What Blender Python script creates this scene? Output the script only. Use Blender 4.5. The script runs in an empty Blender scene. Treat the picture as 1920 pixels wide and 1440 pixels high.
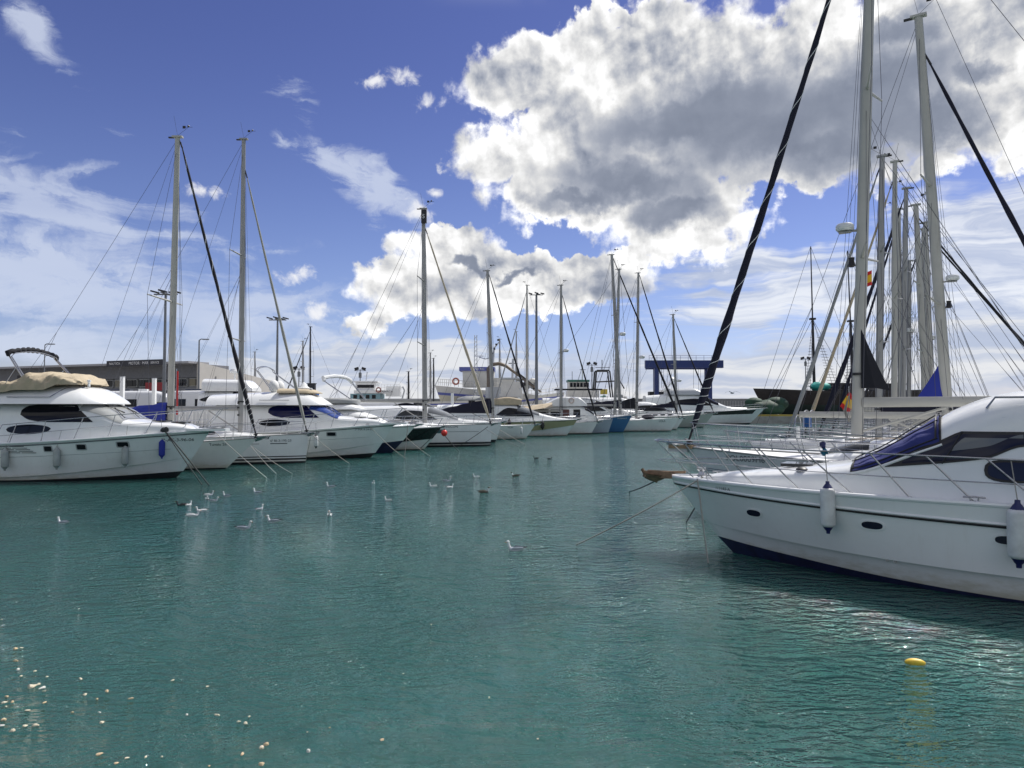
import bpy, bmesh, math, random
from math import sin, cos, tan, pi, sqrt, atan2, asin, radians, degrees
from mathutils import Vector, Matrix
random.seed(7)
scene = bpy.context.scene
col = scene.collection

# ------------------------------------------------------------------ camera
HC = 2.6                       # eye height above the water
FPX = 1331.0                   # focal length in photo pixels (1920 wide)
PITCH = math.atan(45 / FPX)
cam_d = bpy.data.cameras.new("camera")
cam = bpy.data.objects.new("camera", cam_d)
col.objects.link(cam)
cam_d.sensor_width = 36.0
cam_d.lens = 36.0 * FPX / 1920.0
cam_d.clip_start = 0.1
cam_d.clip_end = 6000
cam.location = (0, 0, HC)
cam.rotation_euler = (pi / 2 + PITCH, 0, 0)
scene.camera = cam
scene.render.resolution_x, scene.render.resolution_y = 1024, 768

# ------------------------------------------------------------------ light
SUN_AZ, SUN_EL = 49.0, 53.0    # degrees right of +Y, above the horizon
scene.view_settings.view_transform = 'Standard'
scene.view_settings.look = 'None'
scene.view_settings.exposure = 0.1
scene.view_settings.gamma = 1.0
sd = bpy.data.lights.new("sun", 'SUN')
sd.energy = 4.8
sd.angle = radians(0.55)
sd.color = (1.0, 0.965, 0.91)
sun = bpy.data.objects.new("sun", sd)
col.objects.link(sun)
sdir = Vector((sin(radians(SUN_AZ)) * cos(radians(SUN_EL)), cos(radians(SUN_AZ)) * cos(radians(SUN_EL)), sin(radians(SUN_EL))))
sun.rotation_euler = sdir.to_track_quat('Z', 'Y').to_euler()
scene.cycles.sample_clamp_direct = 0.0
scene.cycles.sample_clamp_indirect = 4.0
scene.cycles.caustics_reflective = False
scene.cycles.caustics_refractive = False

# ------------------------------------------------------------------ little node language
class NT:
    def __init__(s, tree): s.t = tree
    def node(s, typ, **kw):
        n = s.t.nodes.new(typ)
        for k, v in kw.items(): setattr(n, k, v)
        return n
    def put(s, sock, v):
        if isinstance(v, V): s.t.links.new(v.s, sock)
        elif isinstance(v, bpy.types.NodeSocket): s.t.links.new(v, sock)
        elif v is not None: sock.default_value = v
    def m(s, op, a, b=None, c=None, clamp=False):
        n = s.node('ShaderNodeMath', operation=op, use_clamp=clamp)
        s.put(n.inputs[0], a)
        if b is not None: s.put(n.inputs[1], b)
        if c is not None: s.put(n.inputs[2], c)
        return V(s, n.outputs[0])
    def vm(s, op, a, b=None, out=0):
        n = s.node('ShaderNodeVectorMath', operation=op)
        s.put(n.inputs[0], a)
        if b is not None:
            if op == 'SCALE': s.put(n.inputs['Scale'], b)
            else: s.put(n.inputs[1], b)
        return V(s, n.outputs[out])
    def noise(s, vec, scale, detail=6, rough=0.55, dist=0.0, out=0, lac=2.0, dim='2D'):
        n = s.node('ShaderNodeTexNoise')
        n.noise_dimensions = dim
        s.put(n.inputs['Vector'], vec)
        n.inputs['Scale'].default_value = scale
        n.inputs['Detail'].default_value = detail
        n.inputs['Roughness'].default_value = rough
        n.inputs['Distortion'].default_value = dist
        n.inputs['Lacunarity'].default_value = lac
        return V(s, n.outputs[out])
    def smooth(s, x, a, b, lo=0.0, hi=1.0, kind='SMOOTHSTEP'):
        n = s.node('ShaderNodeMapRange', interpolation_type=kind)
        s.put(n.inputs['Value'], x)
        for k, v in (('From Min', a), ('From Max', b), ('To Min', lo), ('To Max', hi)):
            s.put(n.inputs[k], v)
        return V(s, n.outputs[0])
    def mix(s, f, a, b):
        n = s.node('ShaderNodeMix', data_type='RGBA')
        n.clamp_factor = True
        s.put(n.inputs[0], f); s.put(n.inputs[6], a); s.put(n.inputs[7], b)
        return V(s, n.outputs[2])
    def mapping(s, vec, loc=(0, 0, 0), rot=(0, 0, 0), sc=(1, 1, 1), typ='POINT'):
        n = s.node('ShaderNodeMapping', vector_type=typ)
        s.put(n.inputs['Vector'], vec)
        n.inputs['Location'].default_value = loc
        n.inputs['Rotation'].default_value = rot
        n.inputs['Scale'].default_value = sc
        return V(s, n.outputs[0])
    def comb(s, x, y, z):
        n = s.node('ShaderNodeCombineXYZ')
        for i, v in enumerate((x, y, z)): s.put(n.inputs[i], v)
        return V(s, n.outputs[0])
    def sep(s, v):
        n = s.node('ShaderNodeSeparateXYZ'); s.put(n.inputs[0], v)
        return [V(s, o) for o in n.outputs]
class V:
    def __init__(s, nt, sock): s.n, s.s = nt, sock
    def __add__(a, b): return a.n.m('ADD', a, b)
    __radd__ = __add__
    def __sub__(a, b): return a.n.m('SUBTRACT', a, b)
    def __rsub__(a, b): return a.n.m('SUBTRACT', b, a)
    def __mul__(a, b): return a.n.m('MULTIPLY', a, b)
    __rmul__ = __mul__
    def __truediv__(a, b): return a.n.m('DIVIDE', a, b)
    def __rtruediv__(a, b): return a.n.m('DIVIDE', b, a)
    def max(a, b): return a.n.m('MAXIMUM', a, b)
    def min(a, b): return a.n.m('MINIMUM', a, b)
    def clamp(a): return a.n.m('ADD', a, 0.0, clamp=True)

# photo pixel -> direction / world point
def pdir(px, py):
    x = (px - 960) / FPX; v = (720 - py) / FPX
    cp, sp = cos(PITCH), sin(PITCH)
    return Vector((x, cp - v * sp, sp + v * cp))
def P(px, py, Y):
    d = pdir(px, py)
    return Vector((0, 0, HC)) + d * (Y / d.y)
def W(px, py, z=0.0):
    d = pdir(px, py)
    return Vector((0, 0, HC)) + d * ((z - HC) / d.z)
def azel(px, py):
    d = pdir(px, py).normalized()
    return degrees(atan2(d.x, d.y)), degrees(asin(d.z))

# ------------------------------------------------------------------ sky
def build_world():
    w = bpy.data.worlds.new("World"); scene.world = w
    w.use_nodes = True
    nt = w.node_tree; nt.nodes.clear(); n = NT(nt)
    tc = n.node('ShaderNodeTexCoord')
    d = V(n, tc.outputs['Generated'])
    dx, dy, dz = n.sep(n.vm('NORMALIZE', d))
    az = n.m('ARCTAN2', dx, dy) * (180 / pi)
    el = n.m('ARCSINE', dz) * (180 / pi)
    A = n.comb(az, el, 0.0)
    sky = n.node('ShaderNodeTexSky', sky_type='NISHITA')
    sky.sun_disc = False
    sky.sun_elevation = radians(SUN_EL); sky.sun_rotation = radians(SUN_AZ)
    sky.air_density = 1.0; sky.dust_density = 0.3; sky.ozone_density = 3.0
    skyc = n.mix(1.0, V(n, sky.outputs[0]), (1, 1, 1, 1))
    tint = n.node('ShaderNodeMix', data_type='RGBA', blend_type='MULTIPLY')
    tint.inputs[0].default_value = 1.0
    n.put(tint.inputs[6], V(n, sky.outputs[0]))
    # deeper towards the zenith, paler blue low down
    tz = n.smooth(el, 1.0, 30.0)
    n.put(tint.inputs[7], n.mix(tz, SKY_LOW, SKY_HIGH))
    skyc = V(n, tint.outputs[2])

    def blob(vec, px, py, rx, ry, rot=0.0, k=1.0):
        a, e = azel(px, py)
        sx = (azel(px + rx, py)[0] - azel(px - rx, py)[0]) / 2
        sy = (azel(px, py - ry)[1] - azel(px, py + ry)[1]) / 2
        mp = n.mapping(vec, (a, e, 0), (0, 0, radians(rot)), (sx / k, sy / k, 1e6), 'TEXTURE')
        return 1.0 - n.vm('LENGTH', mp, out=1)
    def blobs(vec, lst):
        r = None
        for b in lst:
            # chain the nodes one after another (z is squashed away by the mapping)
            vv = vec if r is None else n.vm('ADD', vec, n.comb(0.0, 0.0, r))
            f = blob(vv, *b)
            r = f if r is None else n.m('SMOOTH_MAX', r, f, 0.15)
        return r
    # small scale warp
    wn = n.noise(A, 0.22, 3, 0.5, out=1)
    off = n.vm('SCALE', n.vm('SUBTRACT', wn, (0.5, 0.5, 0.5)), 3.6)
    Aw = n.vm('ADD', A, off)
    wn2 = n.noise(A, 1.1, 4, 0.6, out=1)
    off2 = n.vm('SCALE', n.vm('SUBTRACT', wn2, (0.5, 0.5, 0.5)), 1.3)
    Aw = n.vm('ADD', Aw, off2)
    cum = [
        # big cloud: upper left lobe, left arm, body, right
        (985, 142, 150, 78, 12), (1100, 85, 100, 62, 0), (1250, 110, 260, 120, 0), (960, 290, 130, 58, 0),
        (1130, 270, 240, 130, 0), (1190, 375, 270, 85, -4), (1400, 200, 340, 165, 0), (1275, 428, 185, 70, 0), (1010, 370, 110, 40, -12),
        (1620, 160, 380, 200, 0), (1850, 60, 260, 160, 0), (1820, 215, 240, 110, 0), (1560, 290, 200, 60, 0),
        (1760, 310, 90, 40, 0), (1930, 300, 80, 40, 0), (1200, 30, 170, 30, 0), (1240, 460, 70, 35, 0),
        # middle cloud
        (845, 478, 125, 52, 0), (760, 522, 95, 44, 0), (950, 502, 170, 46, -4), (1080, 512, 150, 38, 0), (1185, 486, 60, 28, 20),
        (700, 600, 90, 32, 15), (880, 555, 260, 55, 0), (1020, 545, 190, 44, 6),
        # outside the frame: seen in reflections and from beside
        (2200, 150, 350, 200, 0), (2300, 500, 250, 90, 0), (-500, 200, 300, 120, 0), (1250, -330, 620, 240, 0), (500, -480, 300, 140, 0), (1900, -420, 350, 200, 0),
    ]
    F = blobs(Aw, cum)
    PA = n.vm('ADD', A, n.vm('SCALE', off2, 0.12))
    n1 = n.noise(PA, 0.17, 8, 0.55, 0.2)
    nl = n.noise(PA, 0.15, 2, 0.5, 0.2)
    nls = n.noise(n.vm('ADD', PA, (0.9, 1.7, 0)), 0.15, 2, 0.5, 0.2)
    nb = n.noise(PA, 0.42, 7, 0.55, 0.1)
    nbs = n.noise(n.vm('ADD', PA, (0.30, 0.60, 0)), 0.42, 5, 0.52, 0.1)
    nf = n.noise(A, 0.8, 6, 0.6, 0.3)
    puffs = blobs(A, [(705, 150, 44, 20, 12), (756, 143, 46, 22, 0), (375, 358, 56, 18, 0), (553, 517, 54, 26, 10), (598, 586, 52, 30, 0),
                      (800, 195, 34, 20, 0), (785, 400, 45, 38, 0), (817, 362, 20, 14, 0), (1235, 8, 130, 34, 0), (1110, 45, 70, 26, 20)])
    D = F * 1.15 + (n1 - 0.5) * 1.05 + (nb - 0.5) * 0.85
    pf = n.smooth(puffs * 0.9 + (nf - 0.5) * 2.2 - 0.18, 0.0, 0.95) * 0.9
    soft = n.smooth(nl, 0.35, 0.65, 0.16, 0.42)
    mask = n.smooth(D, 0.0, soft)
    # thick, shaded cores (backlit cumulus: bright rim, grey body)
    dark = [
        (1300, 215, 290, 85, 8), (1170, 340, 230, 66, -6), (1520, 250, 330, 130, 0), (1650, 170, 260, 110, 0), (1280, 395, 120, 50, 0),
        (1760, 220, 150, 80, 0), (1080, 375, 120, 36, 0), (1830, 130, 90, 50, 0), (1690, 60, 90, 60, 0), (880, 498, 60, 15, 0), (980, 516, 60, 13, 0),
        (2200, 150, 300, 150, 0), (1900, -350, 260, 120, 0),
    ]
    G = blobs(Aw, dark)
    thick = n.smooth(G + (nl - 0.5) * 0.9 + (nb - 0.5) * 0.22, -0.15, 0.70)
    relief = (nl - nls) * 1.5 + (nb - nbs) * 1.0
    lum = n.smooth(D, 0.0, 0.8, 0.98, 0.88) - thick * 0.29 + relief * n.smooth(thick, 0.0, 0.8, 0.62, 0.07)
    lum = lum.max(0.50).min(1.12)
    ccol = n.mix(n.smooth(lum, 0.52, 0.92), (0.74, 0.85, 1.12, 1), (1.0, 1.0, 1.0, 1))
    lin = n.m('POWER', lum, 2.2) * CLOUD_GAIN
    cumc = n.vm('SCALE', ccol, lin)

    # thin high cloud, projected on a plane so that it streams towards the horizon
    inv = 1.0 / (dz.max(0.0) + 0.07)
    q = n.comb(dx * inv, dy * inv, 0.0)
    qs = n.mapping(q, (0, 0, 0), (0, 0, radians(-22)), (0.55, 1.9, 1))
    c1 = n.noise(qs, 1.3, 9, 0.62, 0.6)
    c2 = n.noise(q, 0.55, 4, 0.5, 0.3)
    Ac = n.vm('ADD', A, n.vm('SCALE', off, 0.9))
    # sheets at the right and low bands
    wr = blobs(Ac, [(1640, 520, 420, 75, 8), (1860, 430, 300, 85, 14), (1380, 500, 230, 28, 4), (1500, 560, 250, 30, 5), (1930, 560, 300, 120, 5), (1330, 545, 60, 12, 5)])
    lb = blobs(Ac, [(1700, 680, 620, 72, 2), (900, 718, 560, 66, 0), (1300, 740, 900, 55, 0), (1250, 705, 260, 38, 3), (680, 665, 170, 18, 0), (2300, 640, 500, 120, 0)])
    left = blobs(Ac, [(140, 520, 430, 160, -8), (380, 590, 340, 90, -8), (60, 380, 190, 55, -18), (160, 410, 200, 40, -20), (650, 310, 150, 45, -38), (730, 370, 110, 34, -38), (70, 60, 90, 40, -35), (0, 650, 500, 60, 0), (-400, 450, 400, 250, 0)])
    st = n.mapping(A, (0, 0, 0), (0, 0, radians(-4)), (0.085, 0.62, 1))
    sn = n.noise(n.vm('ADD', st, n.vm('SCALE', off, 0.16)), 1.0, 9, 0.6, 0.5)
    mr = n.smooth(wr * 0.9 + (c1 - 0.5) * 1.3 + (sn - 0.5) * 1.1 + 0.12, -0.10, 0.55)
    ml = n.smooth(lb * 1.0 + (sn - 0.5) * 1.8 + 0.22, 0.0, 0.55)
    stl = n.mapping(A, (0, 0, 0), (0, 0, radians(14)), (0.10, 0.42, 1))
    sl = n.noise(n.vm('ADD', stl, n.vm('SCALE', off2, 0.15)), 1.0, 9, 0.62, 0.8)
    mc = n.smooth(left * 0.75 + (sl - 0.5) * 2.2 + (nb - 0.5) * 0.5 + 0.2, 0.05, 0.85)
    mc = mc * n.smooth(c2, 0.2, 0.6, 0.8, 1.0) * 0.76
    gen = n.smooth(n.noise(A, 0.07, 6, 0.6), 0.40, 0.58) * n.smooth(el, 29.5, 38.0) * n.smooth(dy, 0.0, 0.4) * n.smooth(az, -34.0, -8.0, 0.35, 0.95)  # cloud veil above the view, shaped to brighten the water's reflections
    back = n.smooth(dy, 0.25, -0.35) * n.smooth(n.noise(A, 0.05, 3, 0.6), 0.36, 0.60)  # unseen bright clouds behind the camera, added to lift the shaded hulls
    c = n.mix(mc, skyc, SHEET_L)
    c = n.mix(gen, c, (11.5, 11.6, 11.8, 1))
    c = n.mix(back * 0.92, c, (7.6, 7.6, 7.4, 1))
    srl = n.smooth(sn, 0.35, 0.65)
    c = n.mix(mr * 0.85, c, n.mix(srl, SHEET_D, SHEET_R))
    c = n.mix(ml * 0.9, c, n.mix(srl, SHEET_D, SHEET_H))
    c = n.mix(pf, c, (8.8, 8.8, 9.0, 1))
    c = n.mix(mask, c, cumc)
    # haze right on the horizon
    c = n.mix(n.smooth(el, 2.2, -0.5) * 0.6, c, SHEET_H)
    bg = n.node('ShaderNodeBackground')
    n.put(bg.inputs[0], c); bg.inputs[1].default_value = 0.1
    out = n.node('ShaderNodeOutputWorld')
    nt.links.new(bg.outputs[0], out.inputs[0])
    w.cycles.sampling_method = 'MANUAL'; w.cycles.sample_map_resolution = 256
SKY_LOW, SKY_HIGH = (0.90, 0.84, 1.06, 1), (0.60, 0.54, 0.84, 1)
CLOUD_GAIN = 9.5
SHEET_L = (6.0, 6.6, 8.0, 1); SHEET_R = (8.4, 8.6, 8.9, 1); SHEET_D = (4.6, 5.2, 6.6, 1); SHEET_H = (7.6, 7.7, 7.9, 1)
build_world()

# ------------------------------------------------------------------ helpers: materials
MATS = {}
def mat(name, color, rough=0.45, metal=0.0, var=0.0, vscale=4.0, spec=0.5, bump=0.0, bscale=30.0, coat=0.0, dirt=0.0, stain=0.0):
    if name in MATS: return MATS[name]
    m = bpy.data.materials.new(name); m.use_nodes = True
    nt = m.node_tree; n = NT(nt); b = nt.nodes['Principled BSDF']
    c = (*color, 1)
    b.inputs['Roughness'].default_value = rough
    b.inputs['Metallic'].default_value = metal
    b.inputs['Specular IOR Level'].default_value = spec
    b.inputs['Coat Weight'].default_value = coat
    b.inputs['Coat Roughness'].default_value = 0.08
    tc = n.node('ShaderNodeTexCoord'); o = V(n, tc.outputs['Object'])
    if var or dirt or stain:
        nz = n.noise(o, vscale, 3, 0.6, dim='3D')
        f = n.smooth(nz, 0.3, 0.7)
        cc = n.mix(f, tuple(x * (1 - var) for x in color) + (1,), tuple(min(1, x * (1 + var)) for x in color) + (1,))
        if dirt:      # vertical runs of grime
            st = n.noise(n.mapping(o, sc=(9, 9, 0.7)), 1.0, 3, 0.65, dim='3D')
            cc = n.mix(n.smooth(st, 0.55, 0.8) * dirt, cc, (color[0] * .62, color[1] * .56, color[2] * .45, 1))
        if stain:     # yellow-brown scum above the waterline and faint scuffs
            z = n.sep(o)[2]; sn = n.noise(n.mapping(o, sc=(1.6, 1.6, 5.0)), 2.0, 4, 0.65, dim='3D')
            f1 = n.smooth(z + (sn - 0.5) * 0.5, 0.34, 0.0) * stain
            cc = n.mix(f1, cc, (color[0] * .60, color[1] * .56, color[2] * .42, 1))
            sc2 = n.noise(n.mapping(o, sc=(2.5, 2.5, 14)), 2.5, 3, 0.7, dim='3D')
            cc = n.mix(n.smooth(sc2, 0.66, 0.80) * 0.35, cc, (color[0] * .6, color[1] * .6, color[2] * .6, 1))
        n.put(b.inputs['Base Color'], cc)
    else:
        b.inputs['Base Color'].default_value = c
    if bump:
        bn = n.node('ShaderNodeBump'); bn.inputs['Strength'].default_value = bump; bn.inputs['Distance'].default_value = 0.02
        n.put(bn.inputs['Height'], n.noise(o, bscale, 3, 0.6, dim='3D'))
        nt.links.new(bn.outputs[0], b.inputs['Normal'])
    MATS[name] = m
    return m

# ------------------------------------------------------------------ water
def water_material():
    m = bpy.data.materials.new("harbour_water"); m.use_nodes = True
    nt = m.node_tree; n = NT(nt); b = nt.nodes['Principled BSDF']
    g = n.node('ShaderNodeNewGeometry'); p = V(n, g.outputs['Position'])
    big = n.noise(p, 0.07, 3, 0.5)
    cc = n.mix(n.smooth(big, 0.3, 0.7), WATER_A, WATER_B)
    n.put(b.inputs['Base Color'], cc)
    b.inputs['Roughness'].default_value = 0.045
    b.inputs['IOR'].default_value = 1.65
    # light that enters the cloudy water comes out somewhere else: shadows on it are soft
    b.inputs['Subsurface Weight'].default_value = 1.0
    b.inputs['Subsurface Scale'].default_value = 2.2
    b.inputs['Subsurface Radius'].default_value = (0.5, 1.1, 1.0)
    b.subsurface_method = 'BURLEY'
    # ripples: three crossing trains of small waves on top of each other
    warp = n.vm('SCALE', n.vm('SUBTRACT', n.noise(p, 0.5, 2, 0.5, out=1), (0.5, 0.5, 0.5)), 0.8)
    pw = n.vm('ADD', p, warp)
    a1 = n.noise(n.mapping(pw, rot=(0, 0, radians(22)), sc=(0.8, 2.3, 1)), 1.5, 3, 0.5)
    a2 = n.noise(n.mapping(pw, rot=(0, 0, radians(-28)), sc=(1.1, 2.3, 1)), 3.4, 3, 0.5)
    a3 = n.noise(n.mapping(p, rot=(0, 0, radians(5)), sc=(1.3, 2.0, 1)), 10.0, 3, 0.6)
    gust = n.smooth(n.noise(n.mapping(p, sc=(1, 0.5, 1)), 0.13, 3, 0.5), 0.35, 0.65, 0.55, 1.2)
    r1 = 1.0 - n.m('ABSOLUTE', (a1 - 0.5) * 2.0)          # sharp crests
    a4 = n.noise(p, 26.0, 2, 0.6)
    h = (r1 * 0.115 + a1 * 0.12 + a2 * 0.13 + a3 * 0.042 * gust + a4 * 0.008) * gust
    bn = n.node('ShaderNodeBump'); bn.inputs['Strength'].default_value = WAVE; bn.inputs['Distance'].default_value = 1.0
    n.put(bn.inputs['Height'], h)
    nt.links.new(bn.outputs[0], b.inputs['Normal'])
    return m
WATER_A = (0.009, 0.060, 0.053, 1); WATER_B = (0.016, 0.084, 0.074, 1); WAVE = 1.0
def build_water():
    me = bpy.data.meshes.new("water")
    R = 2500
    me.from_pydata([(-R, -60, 0), (R, -60, 0), (R, R, 0), (-R, R, 0)], [], [(0, 1, 2, 3)])
    me.materials.append(water_material())
    o = bpy.data.objects.new("water", me); col.objects.link(o); o['kind'] = 'structure'
build_water()
# ------------------------------------------------------------------ helpers: meshes
def cur(pts):
    """smooth curve through (x, y) pairs, clamped at the ends"""
    xs = [p[0] for p in pts]; ys = [p[1] for p in pts]; k = len(pts)
    sl = [(ys[i + 1] - ys[i]) / (xs[i + 1] - xs[i]) for i in range(k - 1)]
    tg = [sl[0]] + [0.0 if sl[i - 1] * sl[i] <= 0 else 2 * sl[i - 1] * sl[i] / (sl[i - 1] + sl[i]) for i in range(1, k - 1)] + [sl[-1]]
    def f(x):
        if x <= xs[0]: return ys[0]
        if x >= xs[-1]: return ys[-1]
        i = 0
        while x > xs[i + 1]: i += 1
        h = xs[i + 1] - xs[i]; t = (x - xs[i]) / h
        return ((2 * t ** 3 - 3 * t * t + 1) * ys[i] + (t ** 3 - 2 * t * t + t) * h * tg[i] + (-2 * t ** 3 + 3 * t * t) * ys[i + 1] + (t ** 3 - t * t) * h * tg[i + 1])
    return f
def lin(pts):
    def f(x):
        if x <= pts[0][0]: return pts[0][1]
        for a, b in zip(pts, pts[1:]):
            if x <= b[0]: return a[1] + (b[1] - a[1]) * (x - a[0]) / (b[0] - a[0])
        return pts[-1][1]
    return f
def K(v): return (lambda *_: v)

class MB:
    def __init__(s): s.v, s.f, s.m, s.mats = [], [], [], []
    def mi(s, m):
        if m not in s.mats: s.mats.append(m)
        return s.mats.index(m)
    def grid(s, rows, m=None, cu=False, cv=False, mf=None, flip=False):
        b = len(s.v); nr, nc = len(rows), len(rows[0])
        for r in rows: s.v.extend(tuple(p) for p in r)
        mm = s.mi(m) if m else 0
        for i in range(nr if cu else nr - 1):
            for j in range(nc if cv else nc - 1):
                a = b + i * nc + j; a2 = b + i * nc + (j + 1) % nc
                c = b + ((i + 1) % nr) * nc + j; c2 = b + ((i + 1) % nr) * nc + (j + 1) % nc
                s.f.append((a, a2, c2, c) if not flip else (a, c, c2, a2))
                s.m.append(s.mi(mf(i, j)) if mf else mm)
        return s
    def ngon(s, pts, m):
        b = len(s.v); s.v.extend(tuple(p) for p in pts); s.f.append(tuple(range(b, b + len(pts)))); s.m.append(s.mi(m)); return s
    def box(s, c, d, m, rz=0.0, top=1.0, ry=0.0):
        b = len(s.v); R = Matrix.Rotation(rz, 3, 'Z') @ Matrix.Rotation(ry, 3, 'Y')
        for sz in (-1, 1):
            k = 1.0 if sz < 0 else top
            for sx, sy in ((-1, -1), (1, -1), (1, 1), (-1, 1)):
                s.v.append(tuple(Vector(c) + R @ Vector((sx * d[0] / 2 * k, sy * d[1] / 2 * k, sz * d[2] / 2))))
        for f in ((3, 2, 1, 0), (4, 5, 6, 7), (0, 1, 5, 4), (1, 2, 6, 5), (2, 3, 7, 6), (3, 0, 4, 7)):
            s.f.append(tuple(b + i for i in f)); s.m.append(s.mi(m))
        return s
    def tube(s, pts, r, m, n=6, flat=1.0, cap=True, mf=None):
        pts = [Vector(p) for p in pts]; rr = r if isinstance(r, (list, tuple)) else [r] * len(pts)
        rows = []; up = None
        for i, p in enumerate(pts):
            t = (pts[min(i + 1, len(pts) - 1)] - pts[max(i - 1, 0)])
            if t.length < 1e-9: t = Vector((0, 0, 1))
            t.normalize()
            if up is None:
                up = Vector((0, 1, 0)) if abs(t.y) < 0.9 else Vector((1, 0, 0))
            a = (up - t * up.dot(t)).normalized(); up = a; b2 = t.cross(a)
            rows.append([p + (a * cos(2 * pi * j / n) * flat + b2 * sin(2 * pi * j / n)) * rr[i] for j in range(n)])
        s.grid(rows, m, cv=True, mf=mf)
        if cap:
            s.ngon(rows[0], m); s.ngon(rows[-1][::-1], m)
        return s
    def ell(s, c, r, m, nu=12, nv=8, rz=0.0, ry=0.0, fn=None):
        R = Matrix.Rotation(rz, 3, 'Z') @ Matrix.Rotation(ry, 3, 'Y'); rows = []
        for i in range(nv + 1):
            ph = pi * i / nv
            row = []
            for j in range(nu):
                q = Vector((r[0] * sin(ph) * cos(2 * pi * j / nu), r[1] * sin(ph) * sin(2 * pi * j / nu), r[2] * cos(ph)))
                if fn: q = fn(q)
                row.append(Vector(c) + R @ q)
            rows.append(row)
        return s.grid(rows, m, cv=True, flip=True)
    def lathe(s, c, prof, m, n=14, axis=None, mf=None):
        """prof: (r, h) along axis (default z)"""
        ax = (axis or Vector((0, 0, 1))).normalized()
        a = ax.orthogonal().normalized(); b2 = ax.cross(a)
        rows = [[Vector(c) + ax * h + (a * cos(2 * pi * j / n) + b2 * sin(2 * pi * j / n)) * max(r, 1e-4) for j in range(n)] for r, h in prof]
        return s.grid(rows, m, cv=True, mf=mf)
    def patch(s, S, nu, nv, m, eps=0.01, ctr=None, thick=0.0):
        """patch of a surface S(u, v), pushed outwards (away from ctr) by eps"""
        rows = []
        for i in range(nu + 1):
            row = []
            for j in range(nv + 1):
                u, v = i / nu, j / nv; h = 1e-3
                p = Vector(S(u, v))
                du = Vector(S(min(u + h, 1), v)) - Vector(S(max(u - h, 0), v)); dv = Vector(S(u, min(v + h, 1))) - Vector(S(u, max(v - h, 0)))
                nn = du.cross(dv)
                if nn.length < 1e-12: nn = Vector((0, 0, 1))
                nn.normalize()
                c = ctr if ctr is not None else Vector((p.x, 0, p.z * 0.5))
                if nn.dot(p - c) < 0: nn = -nn
                row.append(p + nn * eps)
            rows.append(row)
        return s.grid(rows, m)
    def build(s, name, parent=None, smooth=True, ang=38, merge=True):
        me = bpy.data.meshes.new(name)
        me.from_pydata(s.v, [], s.f)
        for m in s.mats: me.materials.append(m)
        me.polygons.foreach_set('material_index', s.m)
        if merge:
            bm = bmesh.new(); bm.from_mesh(me)
            bmesh.ops.remove_doubles(bm, verts=bm.verts, dist=1e-5)
            bmesh.ops.recalc_face_normals(bm, faces=bm.faces)
            bm.to_mesh(me); bm.free()
        if smooth:
            me.polygons.foreach_set('use_smooth', [True] * len(me.polygons))
            me.set_sharp_from_angle(angle=radians(ang))
        o = bpy.data.objects.new(name, me); col.objects.link(o)
        if parent is not None: o.parent = parent
        return o

def tag(o, label=None, cat=None, group=None, kind=None):
    if label: o['label'] = label
    if cat: o['category'] = cat
    if group: o['group'] = group
    if kind: o['kind'] = kind
    return o
def thing(name, loc, label, cat, rz=0.0, group=None):
    o = bpy.data.objects.new(name, None); col.objects.link(o)
    o.empty_display_size = 0.5
    o.location = loc; o.rotation_euler = (0, 0, rz)
    return tag(o, label, cat, group)

FONT = None
def text_pts(txt, size=1.0):
    """flat triangulated lettering as (verts2d, faces, width)"""
    cd = bpy.data.curves.new("lettering", 'FONT'); cd.body = txt; cd.size = size
    cd.resolution_u = 3
    ob = bpy.data.objects.new("lettering", cd); col.objects.link(ob)
    dg = bpy.context.evaluated_depsgraph_get(); dg.update()
    me = bpy.data.meshes.new_from_object(ob.evaluated_get(dg))
    vs = [(v.co.x, v.co.y) for v in me.vertices]; fs = [tuple(p.vertices) for p in me.polygons]
    bpy.data.objects.remove(ob); bpy.data.curves.remove(cd); bpy.data.meshes.remove(me)
    w = max((v[0] for v in vs), default=0)
    return vs, fs, w
def lettering(txt, m, name, parent, fn, size, italic=0.0, wid=1.0):
    """fn(tx, ty) -> 3d point"""
    vs, fs, w = text_pts(txt, size)
    me = bpy.data.meshes.new(name)
    me.from_pydata([tuple(fn((x + italic * y) * wid, y)) for x, y in vs], [], fs); me.materials.append(m)
    o = bpy.data.objects.new(name, me); col.objects.link(o)
    if parent is not None: o.parent = parent
    return o

# ------------------------------------------------------------------ shared materials
GEL = lambda: mat("white_gelcoat", (0.77, 0.78, 0.77), 0.22, var=0.03, vscale=1.5, coat=0.3, dirt=0.18, stain=0.7)
GEL2 = lambda: mat("cream_gelcoat", (0.74, 0.74, 0.70), 0.25, var=0.03, vscale=1.5, coat=0.3, dirt=0.2)
DECK = lambda: mat("pale_deck", (0.80, 0.80, 0.78), 0.55, var=0.05, vscale=6)
GREYG = lambda: mat("grey_gelcoat", (0.42, 0.44, 0.46), 0.3, var=0.03)
DARKG = lambda: mat("dark_glass", (0.006, 0.007, 0.012), 0.04, spec=0.25)
BLUEG = lambda: mat("blue_tinted_glass", (0.004, 0.006, 0.05), 0.04, spec=0.3)
SMOKEG = lambda: mat("smoked_glass", (0.035, 0.038, 0.04), 0.05, spec=0.35)
STEEL = lambda: mat("stainless_steel", (0.40, 0.41, 0.43), 0.25, 0.9)
ALU = lambda: mat("mast_aluminium", (0.30, 0.30, 0.29), 0.42, 0.25, var=0.07, vscale=1.2)
WMAST = lambda: mat("painted_mast", (0.42, 0.41, 0.37), 0.35, var=0.05, vscale=1.2, dirt=0.3)
WIRE = lambda: mat("rigging_wire", (0.10, 0.10, 0.11), 0.4, 0.6)
BLACK = lambda: mat("black_rubber", (0.012, 0.012, 0.014), 0.5)
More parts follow.
